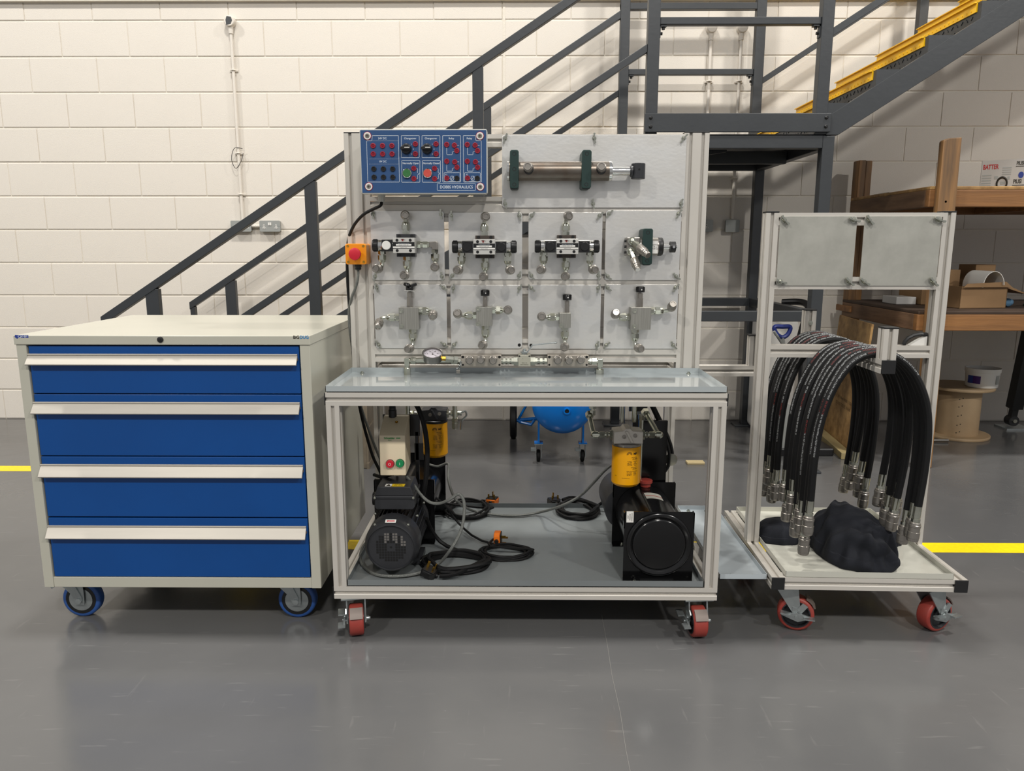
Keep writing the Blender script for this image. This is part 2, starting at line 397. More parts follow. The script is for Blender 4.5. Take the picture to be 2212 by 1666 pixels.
B(ST).prism([(.72, ZD-.085), (1.14, ZD-.02), (1.14, ZD-.05), (.72, ZD-.115)], 'y', 4.3, 4.33).build('brace', m_steel, ST)
for y in (YN-.012, YF+.06): 
    sbox('toe_board', .635, 1.575, y, y+.008, ZD+.008, ZD+.10)
    for x in (.665, 1.55):
        for z in (ZD+.035, ZD+.078):
            B(ST).lathe((x, y, z), (0, -1, 0), [(0, .009), (.004, .009), (.008, .005)], 10).build('bolt', m_black, ST)
# landing posts and mid rails
for y in (YN, YF):
    for x in (.640, 1.50): sbox('post', x, x+.06, y, y+W, ZD, 3.05)
    sbox('landing_rail', .70, 1.50, y+.01, y+.05, 2.31, 2.345)
    sbox('top_rail', .64, 1.56, y+.005, y+.05, 2.70, 2.74)
    for x, s in ((.70, 1), (1.50, -1)):
        B(ST).box(x, x+s*.035, y+.015, y+.045, 2.302, 2.31).box(x, x+s*.005, y+.015, y+.045, 2.25, 2.31).build('bracket', m_steel, ST)
        B(ST).lathe((x+s*.02, y+.03, 2.304), (0, 0, -1), [(0, .008), (.014, .008)], 8).lathe((x+s*.004, y+.03, 2.272), (s, 0, 0), [(0, .008), (.012, .008)], 8).build('bolt', m_black, ST)
def slope(name, xa, za, xb, zb, y0, y1, t, m=None, vert=True):
    return B(ST).prism([(xa, za-t), (xb, zb-t), (xb, zb), (xa, za)], 'y', y0, y1).build(name, m or m_steel, ST, bevel=.002)
def lz(x): return .856+.64*(x+2.233)
for y in (YN, YF):
    slope('handrail', -2.24, lz(-2.24), .64, lz(.64), y, y+.045, .048)
    slope('mid_rail', -2.24, lz(-2.24)-.47, .64, lz(.64)-.475, y+.005, y+.04, .04)
    sbox('rail_end', -2.238, -2.205, y+.003, y+.042, .30, lz(-2.24)-.03)
    for x, wd in ((-1.99, .07), (-1.115, .06), (-.238, .055)):
        sbox('post', x, x+wd, y+.003, y+.043, max(.1, lz(x)-1.05), lz(x+wd/2)-.035)
    # lower stringer
    slope('stringer', -2.3, .02, .64, .02+.64*2.94, y+.01, y+.035, .115) if False else None
    B(ST).prism([(-2.33, 0), (-2.12, 0), (.64, ZD-.13), (.64, ZD-.01), (-2.33, .10-.0)], 'y', y+.01, y+.04).build('stringer', m_steel, ST, bevel=.002)
    # upper rails
    slope('upper_mid_rail', 1.555, 2.29, 4.2, 2.29+SL*2.645, y+.005, y+.04, .04)
    B(ST).prism([(1.56, ZD-.005), (1.62, ZD-.005), (4.3, ZD-.005+SL*2.68), (4.3, .12+ZD+SL*2.68), (1.56, ZD+.085)], 'y', y+.0, y+.035).build('stringer', m_steel, ST, bevel=.002)
for x in (2.52, 3.35): sbox('post', x, x+.055, YF, YF+.05, ZD+SL*(x-1.6)+.0, ZD+SL*(x-1.6)+1.3)
def tread(x, z, up):
    y0, y1 = YN+.036, YF-.001
    B(ST).box(x+.006, x+.255, y0, y1, z-.012, z).build('tread', m_steel, ST)
    T2 = B(ST); T2.prism([(x, z-.045), (x, z), (x+.006, z), (x+.006, z-.045)], 'y', y0, y1)
    T2.prism([(x-.012, z-.004), (x+.06, z+.002), (x+.06, z+.004), (x-.012, z+.001)], 'y', y0, y1)
    ny = 26
    for i in range(ny):
        yy = y0+.03+(y1-y0-.06)*i/(ny-1)
        T2.box(x-.0022, x, yy-.012, yy+.002, z-.036, z-.030, Matrix.Translation((x, yy, z)) @ Matrix.Rotation(.6, 4, 'X') @ Matrix.Translation((-x, -yy, -z)))
    T2.build('nosing', m_yelt, ST)
    if up:
        R = B(ST); R.box(x+.006, x+.012, y0, y1, z-.165, z-.012)
        for j in range(3):
            for i in range(22):
                yy = y0+.04+(y1-y0-.08)*(i+.5*(j % 2))/22.5; zz = z-.065-.036*j
                R.cbox((x+.005, yy, zz), (.004, .02, .004), Matrix.Translation((x, yy, zz)) @ Matrix.Rotation(.8 if (i+j) % 2 else -.8, 4, 'X') @ Matrix.Translation((-x, -yy, -zz)))
        R.build('riser_plate', m_steel, ST)
        B(ST).prism([(x+.006, z-.10), (x+.10, z-.06), (x+.215, z-.001), (x+.006, z-.001)], 'y', YN+.001, YN+.036).build('tread_end', m_steel, ST)
for i in range(9): tread(1.539+.2447*i, 1.936+.160*i, True)
for i in range(1, 11): tread(.64-.2447*i-.01, ZD-.163*i, False)
# ------------------------------------------------------------------ casters
def caster(T, x, y, ztop, R, wd, rz, tyre, style, hubm=None, brake=True):
    """swivel castor; wheel axle along local Y; origin under the mounting plate"""
    Mx = Matrix.Translation(Vector((x, y, 0))-B(T).o*1.0) @ Matrix.Rotation(rz, 4, 'Z')
    fm = m_galv; b = B()
    zc = R; off = .028 if style != 'blue' else .03
    pl = .045
    b.box(-pl, pl, -pl, pl, ztop-.004, ztop); b.lathe((0, 0, ztop-.004), (0, 0, -1), [(0, .03), (.004, .034), (.009, .028), (.012, .02)], 24)
    ft = ztop-.012; h = wd/2+.004
    if style == 'blue':
        for s in (-1, 1):
            y0 = s*(h+.003)
            b.prism([(-.045, ft), (.045, ft), (off+.016, zc+.012), (off+.014, zc-.016), (off-.014, zc-.016), (off-.016, zc+.012)], 'y', y0-.0015, y0+.0015)
            b.prism([(-.018, ft), (.012, ft), (off+.010, zc+.012), (off+.008, zc-.010), (off-.008, zc-.010)], 'y', y0+s*.0015, y0+s*.005)
            b.lathe((off, y0+s*.003, zc), (0, s, 0), [(0, .010), (.007, .010)], 6)
        b.box(-.045, .045, -h-.003, h+.003, ft-.003, ft)
    else:
        for s in (-1, 1):
            y0 = s*(h+.002)
            b.prism([(-.042, ft), (.030, ft), (off+.014, zc+.008), (off+.010, zc-.010), (off-.010, zc-.010), (off-.012, zc+.01)], 'y', y0-.0022, y0+.0022)
            b.lathe((off, y0, zc), (0, s, 0), [(0, .011), (.003, .011), (.003, .0075), (.011, .0075), (.011, .005), (.015, .005)], 12)
        b.box(-.034, .022, -h-.002, h+.002, ft-.004, ft)
    c = link(b.mesh('caster', fm, 30), 'caster', T, Mx)
    del_w = B()
    wb = B(); q = .006
    wb.lathe((off, -wd/2, zc), (0, 1, 0), [(0, R*.78), (0, R-q), (q*.4, R-q*.25), (q, R), (wd-q, R), (wd-q*.4, R-q*.25), (wd, R-q), (wd, R*.78)], 40, caps=False)
    link(wb.mesh('wheel', tyre, 40), 'wheel', c)
    hb = B()
    if style == 'blue':
        hb.lathe((off, -wd/2-.0015, zc), (0, 1, 0), [(0, R*.62), (wd+.003, R*.62)], 32)
        ib = B().lathe((off, -wd/2-.0008, zc), (0, 1, 0), [(0, R*.80), (wd+.0016, R*.80)], 32); link(ib.mesh('wheel_insert', m_black, 40), 'wheel_insert', c)
        link(hb.mesh('hub', fm, 40), 'hub', c)
    else:
        for s in (-1, 1):
            hb.lathe((off, s*wd/2, zc), (0, s, 0), [(-.012, R*.80), (.0012, R*.80), (.0012, R*.74), (-.010, R*.70), (-.010, R*.3), (0, R*.28)], 32, caps=False)
        hb.lathe((off, -wd/2+.012, zc), (0, 1, 0), [(0, R*.8), (wd-.024, R*.8)], 32)
        link(hb.mesh('hub', hubm or m_motor, 40), 'hub', c)
    if brake:
        k = B()
        if style == 'blue':
            k.prism([(-.075, ft-.012), (-.03, ft-.004), (-.03, ft-.012), (-.06, ft-.034), (-.066, ft-.036)], 'y', -.016, .016)
        else:
            # pedal bar across the wheel face, tilted ears, and the shoe over the tread
            y0 = -(h+.008); a = radians(-6)
            k.prism([(off-.046, zc+.008), (off-.03, zc+.012), (off-.008, zc+.010), (off, zc+.014), (off+.016, zc+.012), (off+.05, zc+.003), (off+.05, zc-.001), (off+.03, zc-.006), (off+.006, zc-.016), (off-.012, zc-.010), (off-.044, zc+.001)], 'y', y0-.006, y0)
            k.box(off-.05, off-.018, y0-.022, y0-.001, zc+.004, zc+.009, Matrix.Translation((off, 0, zc)) @ Matrix.Rotation(.15, 4, 'Y') @ Matrix.Translation((-off, 0, -zc)))
            k.box(off+.022, off+.055, y0-.022, y0-.001, zc+.001, zc+.005)
            k.prism([(off-.012, zc+.01), (off+.014, zc+.008), (off+.034, zc+.036), (off+.018, zc+.046), (off+.004, zc+.026), (off-.012, zc+.03)], 'y', -(h+.007), -(h+.003))
            k.lathe((off+.008, -(h+.005), zc+.018), (0, -1, 0), [(0, .004), (.006, .004)], 8)
            pts = [(off+cos(t)*(R+.004), zc+sin(t)*(R+.004)) for t in [radians(v) for v in (25, 38, 50, 62)]]
            pts += [(off+cos(t)*(R+.008), zc+sin(t)*(R+.008)) for t in [radians(v) for v in (62, 50, 38, 25)]]
            sh = B().prism(pts, 'y', -h*.75, h*.75); link(sh.mesh('brake_shoe', m_shoe, 30), 'brake_shoe', c)
        link(k.mesh('brake', m_galv, 30), 'brake', c)
    return c
# ------------------------------------------------------------------ drawer cabinet
CX0, CX1, CY, CYB, CZ0, CZ1 = -1.512, -.627, 2.23, 2.93, .147, .955
CB = thing('drawer_cabinet', 'light grey tool cabinet with four blue drawers on blue wheeled castors', 'cabinet', ((CX0+CX1)/2, (CY+CYB)/2, 0))
zz = lambda v: at(350, v/2.0822+600, Y=CY).z
b = B(CB); t = .03
b.box(CX0, CX0+t, CY, CYB, CZ0, CZ1-.028).box(CX1-t, CX1, CY, CYB, CZ0, CZ1-.028)
b.box(CX0+t, CX1-t, CYB-.02, CYB, CZ0, CZ1-.028).box(CX0+t, CX1-t, CY+.002, CYB-.02, CZ0, CZ0+.034)
b.build('body', m_cab, CB, bevel=.0015)
B(CB).box(CX0-.003, CX1+.003, CY-.004, CYB+.003, CZ1-.028, CZ1).build('top', m_cab, CB, bevel=.002)
B(CB).box(CX0+t, CX1-t, CY+.03, CY+.05, CZ0+.03, CZ1-.03).build('inner_panel', m_dark, CB)
for (a, c), (h0, h1) in zip(((308, 522), (527, 803), (808, 1078), (1084, 1348)), ((343, 392), (560, 611), (841, 895), (1117, 1170))):
    d = B(CB).box(CX0+t+.004, CX1-t-.004, CY+.004, CY+.03, zz(c), zz(a)).build('drawer', m_blue, CB, bevel=.0015)
    za, zb = zz(h0), zz(h1)
    y = CY+.004
    hb = B(CB).prism([(y, za), (y-.005, za), (y-.006, za-.004), (y-.003, za-.006), (y-.020, zb+.007), (y-.023, zb+.003), (y-.021, zb), (y-.016, zb), (y, za-.012)], 'x', CX0+t+.001, CX1-t-.009)
    hb.build('handle', m_handle, d, bevel=.0006)
    B(CB).box(CX1-t-.009, CX1-t-.007, y-.008, y, (za+zb)/2-.003, (za+zb)/2+.003).build('latch', m_shoe, d)
xk, zk = at(348, 733.5, Y=CY).x, at(348, 733.5, Y=CY).z
B(CB).lathe((xk, CY-.004, zk), (0, -1, 0), [(0, .009), (.003, .009), (.004, .007)], 20).box(xk-.001, xk+.001, CY-.009, CY-.0075, zk-.004, zk+.004).build('lock', m_black, CB)
# badges
q0 = at(29.5, 723.5, Y=CY-.005)
B(CB).prism([(q0.x+.002, q0.z-.0055), (q0.x+.003, q0.z-.0005), (q0.x+.043, q0.z-.0005), (q0.x+.043, q0.z-.009), (q0.x+.012, q0.z-.009), (q0.x+.009, q0.z-.012), (q0.x+.004, q0.z-.009)], 'y', CY-.0045, CY-.004).build('maker_badge', m_navyp, CB)
text('QMP', .0095, (q0.x+.026, CY-.0047, q0.z-.005), m_white, CB, sx=1.5)
text('BiG', .013, (at(634, 728, Y=CY).x, CY-.0047, q0.z-.0065), m_print, CB, ax='L', sx=.95, bold=.02)
text('DUG', .013, (at(648.3, 728, Y=CY).x, CY-.0047, q0.z-.0065), m_lblue, CB, ax='L', sx=.95, bold=.02)
for x, y, r in ((-1.485, 2.335, .0), (-.765, 2.335, .0), (-1.45, 2.82, .3), (-.80, 2.84, -.2)):
    caster(CB, x, y, CZ0, .0625, .034, r, m_cwheel, 'blue', brake=(y < 2.5 and x < -1))
# ------------------------------------------------------------------ hydraulic bench
BX0, BX1, BY, BYB = -.579, .621, 2.20, 2.96
BN = thing('training_bench', 'aluminium profile hydraulic bench on red castors with upright rack and grey trays', 'workbench', ((BX0+BX1)/2, 2.5, 0))
def pr(T, ax, *a, n='frame_rail', m=None): return B(T).prof(ax, *a).build(n, m or m_alu, T, angle=20)
for z0 in (.127, .747):
    pr(BN, 'x', BX0, BX1, BY, BY+.04, z0, z0+.04)
    for x in (BX0, BX1-.04): pr(BN, 'y', BY+.04, BYB-.04, x, x+.04, z0, z0+.04)
    pr(BN, 'x', BX0, BX1, BYB-.04, BYB, z0, z0+.04)
    for x, s in ((BX0, -1), (BX1, 1)): B(BN).box(min(x, x+s*.004), max(x, x+s*.004), BY+.001, BY+.039, z0+.001, z0+.039).build('end_cap', m_cap, BN, bevel=.001)
for x in (BX0, BX1-.04):
    for y in (BY, BYB-.04): pr(BN, 'z', .167, .747, x, x+.04, y, y+.04, n='leg')
RY = 2.56
for x in (BX0+.004, BX1-.081):
    pr(BN, 'z', .787, 1.582, x, x+.08, RY, RY+.04, n='upright')
    B(BN).box(x, x+.08, RY, RY+.04, 1.582, 1.586).build('end_cap', m_cap, BN, bevel=.001)
RX0, RX1 = BX0+.084, BX1-.081
for z0, z1 in ((1.539, 1.579), (1.300, 1.380), (1.061, 1.141), (.827, .907)): pr(BN, 'x', RX0, RX1, RY, RY+.04, z0, z1, n='cross_rail')
def tray(T, x0, x1, y0, y1, z0, h, m, o=None, name='drip_tray'):
    t = .0015; b = B(T) if o is None else B()
    b.box(x0, x1, y0, y1, z0, z0+t).box(x0, x1, y0, y0+t, z0, z0+h).box(x0, x1, y1-t, y1, z0, z0+h).box(x0, x0+t, y0, y1, z0, z0+h).box(x1-t, x1, y0, y1, z0, z0+h)
    o_ = b.build(name, m, T)
    sc = B(T) if o is None else B()
    for x in (x0+.04, x1-.04):
        for y in (y0+.02, y1-.02): sc.lathe((x, y, z0+t), (0, 0, 1), [(0, .008), (.002, .008), (.002, .005), (.007, .004)], 8)
    sc.build('tray_bolts', m_zinc, o_)
    return o_
tray(BN, BX0+.001, BX1-.001, BY+.002, RY-.001, .789, .018, m_tray)
tray(BN, BX0+.042, BX1-.042, BY+.004, BYB-.03, .169, .020, m_tray2)
tray(BN, BX1+.015, .786, 2.236, 2.88, .181, .018, m_tray3, name='side_tray')
pr(BN, 'x', BX1, .918, 2.84, 2.88, .731, .771, n='side_arm'); B(BN).box(.918, .922, 2.841, 2.879, .732, .770).build('end_cap', m_cap, BN)
pr(BN, 'z', .771, .886, .876, .916, 2.84, 2.88, n='side_arm_stub'); B(BN).box(.872, .920, 2.838, 2.882, .886, .890).build('end_cap', m_cap, BN)
B(BN).box(BX1-.002, .72, 2.50, 2.54, .143, .181).build('tray_bracket', m_alu, BN)
for x, r in ((-.522, 1.35), (.565, 1.5)):
    caster(BN, x, 2.245, .127, .05, .045, -r, m_red, 'red')
for x in (-.522, .565): caster(BN, x, 2.91, .127, .05, .045, 1.2, m_red, 'red', brake=False)
# ------------------------------------------------------------------ wing nuts and ports shared by the panels
wn = B(); wn.lathe((0, 0, 0), (0, -1, 0), [(0, .0075), (.0015, .0075), (.0015, .0055), (.007, .0042), (.013, .0030)], 10)
for s in (-1, 1):
    wn.prism([(s*.003, .001), (s*.015, .0045), (s*.0165, .001), (s*.015, -.002), (s*.003, -.002)], 'y', -.012, -.004, Matrix.Rotation(s*.0, 4, 'Z'))
wnm = wn.mesh('wing_nut', m_zinc, 30)
def build_port(L=.060, tilt=0):
    k = L/.06; f = B()
    f.lathe((0, 0, 0), (0, 0, 1), [(0, .0125), (.011*k, .0125)], 6).lathe((0, 0, .011*k), (0, 0, 1), [(0, .008), (.004*k, .008)], 12)
    f.lathe((0, 0, .015*k), (0, 0, 1), [(0, .0135), (.015*k, .0135)], 6, .3).lathe((0, 0, .030*k), (0, 0, 1), [(0, .012), (.008*k, .0105), (.010*k, .0085)], 14)
    f.tube(spline([(0, 0, .038*k), (0, -.001, .046*k), (0, -.005, .055*k), (0, -.013, .060*k), (0, -.024, .060*k)], 4), .0062, 10)
    c = B().lathe((0, -.020, .060*k), (0, -1, 0), [(0, .010), (.003, .0135), (.008, .0135), (.009, .0152), (.020, .0152), (.021, .0138), (.026, .0138), (.027, .0125), (.036, .0118), (.0385, .0105), (.0385, .0078), (.0365, .0072), (.0365, .0001)], 22, caps=False)
    return f.mesh('port_fitting', m_zinc, 35), c.mesh('quick_coupling', m_coup, 35)
PM = {}
def port(T, x, y, z, th, L=.060, tilt=0, pitch=0):
    k = round(L, 3)
    if k not in PM: PM[k] = build_port(k)
    Mx = Matrix.Translation(Vector((x, y, z))-Vector(T['w'])) @ Matrix.Rotation(radians(th), 4, 'Y') @ Matrix.Rotation(radians(tilt), 4, 'Z')
    f = link(PM[k][0], 'port_fitting', T, Mx); link(PM[k][1], 'quick_coupling', f); return f
PF = RY-.001   # plate back
def px(x, y, Y=2.50): p = at(x, y, Y=Y); return p.x, p.z
def panel(zx0, zx1, zy0, zy1, label, nuts='abcd', name='valve_panel', m=None, cat='valve panel', holes='', mid=False, group=None):
    x0 = at(zx0, (zy0+zy1)/2, Y=PF-.004).x; x1 = at(zx1, (zy0+zy1)/2, Y=PF-.004).x
    z1 = at((zx0+zx1)/2, zy0, Y=PF-.004).z; z0 = at((zx0+zx1)/2, zy1, Y=PF-.004).z
    T = thing(name, label, cat, ((x0+x1)/2, PF, z0), group=group)
    B(T).prism(rrect(x0, x1, z0, z1, .009), 'y', PF-.004, PF).build('plate', m or m_plate, T, bevel=.0006)
    P = {'a': (x0+.010, z1-.011), 'b': (x1-.010, z1-.011), 'c': (x0+.010, z0+.012), 'd': (x1-.010, z0+.012)}
    for k in nuts:
        link(wnm, 'wing_nut', T, Matrix.Translation(Vector((P[k][0], PF-.004, P[k][1]))-Vector(T['w'])) @ Matrix.Rotation(random.uniform(.5, 2.4), 4, 'Y'))
    for k in holes: B(T).lathe((P[k][0], PF-.0041, P[k][1]), (0, -1, 0), [(0, .0055), (.0002, .0055)], 14).build('hole', m_dark, T)
    if mid:
        for z in (z1-.011, z0+.012): link(wnm, 'wing_nut', T, Matrix.Translation(Vector(((x0+x1)/2, PF-.004, z))-Vector(T['w'])) @ Matrix.Rotation(1.45, 4, 'Y'))
    return T
# --- cylinder panel
T = panel(1084.5, 1480.5, 291.6, 448.7, 'wide aluminium panel at the top of the rack carrying a hydraulic cylinder', mid=True, name='cylinder_panel', cat='cylinder panel')
cy = PF-.055
def q(zx, zy, Y=cy-.02): return px(1060+zx/4.424, 260+zy/4.424, Y)
xa, zc = q(160, 482); xb, _ = q(1135, 482); xe, _ = q(1165, 482); xr, _ = q(1345, 482); xf, _ = q(1468, 482)
B(T).rod((xa, cy, zc), (xb, cy, zc), .0305, n=40).build('barrel', m_barrel, T)
B(T).lathe((xb, cy, zc), (1, 0, 0), [(0, .0305), (.002, .0305), (.002, .0312), (.006, .0312), (.006, .030), (.009, .030), (.009, .0308), (xe-xb, .0300)], 40).lathe((xa-.001, cy, zc), (1, 0, 0), [(0, .0308), (.006, .0308)], 40).build('gland_nut', m_chrome, T)
B(T).rod((xe, cy, zc), (xr, cy, zc), .0132, n=24).build('piston_rod', m_chrome, T)
B(T).lathe((xr-.004, cy, zc), (1, 0, 0), [(0, .012), (.004, .018), (.010, .020)], 20).build('weld', m_motor, T)
ey = B(T); xm = (xr+xf)/2+.004; ey.prism(circ(xm, cy, .0235, 28) if False else [(xm+.0225*cos(a), cy+.0225*sin(a)) for a in [2*pi*i/28 for i in range(28)]], 'z', zc-.024, zc+.024); ey.build('rod_eye', m_motor, T, bevel=.0015)
B(T).lathe((xm, cy-.0228, zc+.004), (0, -1, 0), [(0, .003), (.0006, .003)], 10).build('grease_hole', m_dark, T)
def clamp(T, x0, x1, z0, z1, yb, yf, screws):
    B(T).prism(rrect(x0, x1, z0, z1, .007), 'y', yf, yb).build('pipe_clamp', m_dgreen, T, bevel=.002)
    B(T).prism(rrect(x0+.001, x1-.001, z0-.002, z1+.0, .007), 'y', yf+.0125, yf+.0145).build('clamp_joint', m_black, T)
    for z in screws:
        B(T).lathe(((x0+x1)/2, yf+.0005, z), (0, -1, 0), [(0, .0062), (.0006, .0062), (.0006, .0044), (.0004, .0042)], 16).build('screw', m_black, T)
for a, c in ((183, 268), (872, 957)):
    x0, z1 = q(a, 284, PF-.085); x1, z0 = q(c, 652, PF-.085)
    clamp(T, x0, x1, z0, z1, PF-.004, PF-.092, (z1-.012, z0+.012) if c > 300 else (z1-.012, (z0+z1)/2+.0, z0+.012))
for a, c in ((352, 452), (1060, 443)):
    x, z = q(a, c, PF-.13)
    x += .0; L = B(T)
    L.lathe((x+.004, cy-.024, zc+.004), (0, -1, 0), [(0, .019), (.006, .016), (.012, .014)], 20).build('weld_boss', m_motor, T)
    B(T).lathe((x+.004, cy-.034, zc+.004), Vector((-.1, -1, .12)), [(0, .0125), (.010, .0125), (.010, .0135), (.022, .0145), (.032, .0145), (.033, .012), (.040, .0115), (.040, .0085), (.0385, .008), (.0385, .0001)], 22, caps=False).build('quick_coupling', m_coup, T)
# --- solenoid valves
def solenoid(T, cx, cz, left_button=None, right=True, sub=m_sub):
    yb = PF-.004
    B(T).box(cx-.031, cx+.031, yb-.032, yb, cz-.037, cz+.037).build('subplate', sub, T, bevel=.001)
    bt = B(T)
    for sx in (-.0205, .0205):
        for sz in (-.031, .031): bt.lathe((cx+sx, yb-.032, cz+sz), (0, -1, 0), [(0, .0055), (.001, .0055), (.001, .0035), (.0006, .0033)], 12)
    bt.build('bolts', m_black, T)
    bd = B(T).box(cx-.0355, cx+.0355, yb-.078, yb-.034, cz-.0245, cz+.0245).build('valve_body', m_vbody, T, bevel=.0012)
    yf = yb-.0785
    B(T).box(cx-.0352, cx+.0352, yf-.0004, yf+.0005, cz-.010, cz+.0105).build('name_plate', m_black, T)
    B(T).box(cx-.025, cx+.025, yf-.0008, yf, cz-.0012, cz+.0042).box(cx-.0352, cx+.0352, yf-.0008, yf, cz-.0085, cz-.0035).build('name_plate_print', m_pwhite, T)
    text('Solenoid Operated Directional Valve', .0026, (cx, yf-.001, cz+.0068), m_white, T, sx=.95)
    text('DSG-02  AC/DC  24V', .0034, (cx, yf-.001, cz+.0013), m_print, T)
    text('MADE IN  P/N 04', .0030, (cx, yf-.001, cz-.0062), m_print, T)
    B(T).box(cx-.006, cx-.0005, yf-.0003, yf+.0005, cz+.0135, cz+.0205).box(cx-.0085, cx+.001, yf-.0003, yf+.0005, cz+.0185, cz+.0205).build('emblem', m_hred, T)
    text('Y', .0075, (cx+.0035, yf-.0006, cz+.017), m_coupd, T)
    hl = B(T)
    for sx in (-.0215, .0215):
        for sz in (-.0165, .0165): hl.lathe((cx+sx, yf+.0004, cz+sz), (0, -1, 0), [(0, .0048), (.0008, .0048)], 14)
    hl.build('bolt_holes', m_black, T)
    yc = yb-.054
    for s in ((-1, 1) if right else (-1,)):
        cl = B(T).lathe((cx+s*.0355, yc, cz), (s, 0, 0), [(0, .0205), (.038, .0205), (.040, .019), (.050, .019), (.051, .017)], 26).build('coil', m_chrome, T)
        B(T).box(min(cx+s*.037, cx+s*.072), max(cx+s*.037, cx+s*.072), yb-.080, yb-.060, cz-.0195, cz+.0175).build('connector_box', m_black, cl, bevel=.001)
        B(T).lathe((cx+s*.056, yb-.080, cz), (0, -1, 0), [(0, .0145), (.003, .0145), (.005, .013)], 22).build('button', left_button or m_black, cl, bevel=0)
        kn = B(T); kn.lathe((cx+s*.0865, yc, cz), (s, 0, 0), [(0, .0175), (.002, .0195), (.017, .0190), (.019, .0175)], 22)
        for i in range(14):
            a = 2*pi*i/14; kn.cbox((0, 0, 0), (.013, .0035, .002), Matrix.Translation((cx+s*.096, yc+.0195*sin(a), cz+.0195*cos(a))) @ Matrix.Rotation(-a, 4, 'X'))
        kn.build('end_nut', m_black, cl)
    return yb-.016
def sol_ports(T, cx, cz, y, sides):
    port(T, cx-.002, y, cz+.037, 0, .060, 8); port(T, cx, y, cz-.037, 180, .060, 6)
    for s in sides: port(T, cx+s*.076, PF-.058, cz-.018, 180, .056, s*-14)
T = panel(801.6, 960, 455.6, 605.3, 'aluminium valve panel with the white-button solenoid valve, below the control box')
cx, cz = px(874.4, 530.3); y = solenoid(T, cx, cz, m_pwhite, right=False, sub=m_motor); sol_ports(T, cx, cz, y, (-1,))
B(T).rod((cx+.0355, y, cz+.003), (cx+.047, y, cz+.003), .0125, n=6).rod((cx+.047, y, cz+.003), (cx+.055, y, cz+.003), .009).rod((cx+.055, y, cz+.003), (cx+.070, y, cz+.003), .0115, n=6).rod((cx+.07, y, cz+.003), (cx+.078, y, cz+.003), .008).build('adaptor', m_zinc, T)
B(T).prism([(cx+.076, cz-.005), (cx+.076, cz+.012), (cx+.100, cz+.014), (cx+.104, cz+.010), (cx+.104, cz-.014), (cx+.086, cz-.014), (cx+.084, cz-.006)], 'y', y-.012, y+.012).build('elbow', m_coup, T, bevel=.002)
port(T, cx+.094, y, cz-.014, 180, .056, -5)
T = panel(969.5, 1128, 459, 603.6, 'valve panel with black twin-coil solenoid valve, right of the white-button valve panel')
cx, cz = px(1046.6, 533.4); y = solenoid(T, cx, cz); sol_ports(T, cx, cz, y, (-1, 1))
T = panel(1141.5, 1300.5, 459, 603.6, 'valve panel with black twin-coil solenoid valve, left of the green-clamped motor panel')
cx, cz = px(1224.8, 532.5); y = solenoid(T, cx, cz); sol_ports(T, cx, cz, y, (-1, 1))
# --- hydraulic motor panel
T = panel(1307.5, 1469.5, 454.7, 605.3, 'aluminium panel with small hydraulic motor in a dark green clamp and two angled couplings', name='motor_panel', cat='motor panel')
def q(zx, zy, Y=2.50): return px(1120+zx/4.627, 440+zy/4.627, Y)
ym = PF-.045; xa, zc = q(1075, 430); xb, _ = q(1210, 430); xc, _ = q(1440, 430); xd, _ = q(1520, 430); xe, _ = q(1582, 430)
B(T).box(xa, xb, ym-.03, ym+.03, zc-.030, zc+.030).build('gear_block', m_coup, T, bevel=.003)
bt = B(T)
for z in (.018, 0, -.018): bt.lathe((xa, ym-.012, zc+z), (-1, 0, 0), [(0, .005), (.006, .005)], 6)
bt.build('bolts', m_black, T)
B(T).rod((xb, ym, zc), (xc-.012, ym, zc), .0285, n=32).build('motor_barrel', m_coup, T)
B(T).lathe((xc-.014, ym, zc), (1, 0, 0), [(0, .0290), (.002, .030), (.012, .030), (.016, .027)], 32).build('end_ring', m_black, T)
x0, _ = q(1333, 430); x1, _ = q(1385, 430)
B(T).box(x0, x1, ym-.0295, ym-.015, zc-.022, zc+.018).build('rating_label', m_pwhite, T)
text('MOTOR\n32 cc\n160 bar', .006, ((x0+x1)/2, ym-.0298, zc-.001), m_print, T)
B(T).rod((xc, ym, zc-.001), (xe+.003, ym, zc-.001), .0075, n=16).build('shaft', m_chrome, T)
B(T).rod((xd, ym, zc-.001), (xe-.002, ym, zc-.001), .018, n=28).build('shaft_collar', m_black, T, bevel=.001)
B(T).lathe(((xd+xe)/2, ym-.017, zc-.001), (0, -1, 0), [(0, .0045), (.003, .0045)], 8).build('grub_screw', m_chrome, T)
x0, z1 = q(1245, 248, PF-.085); x1, z0 = q(1335, 612, PF-.085); clamp(T, x0, x1, z0, z1, PF-.004, PF-.085, (z1-.013, z0+.013))
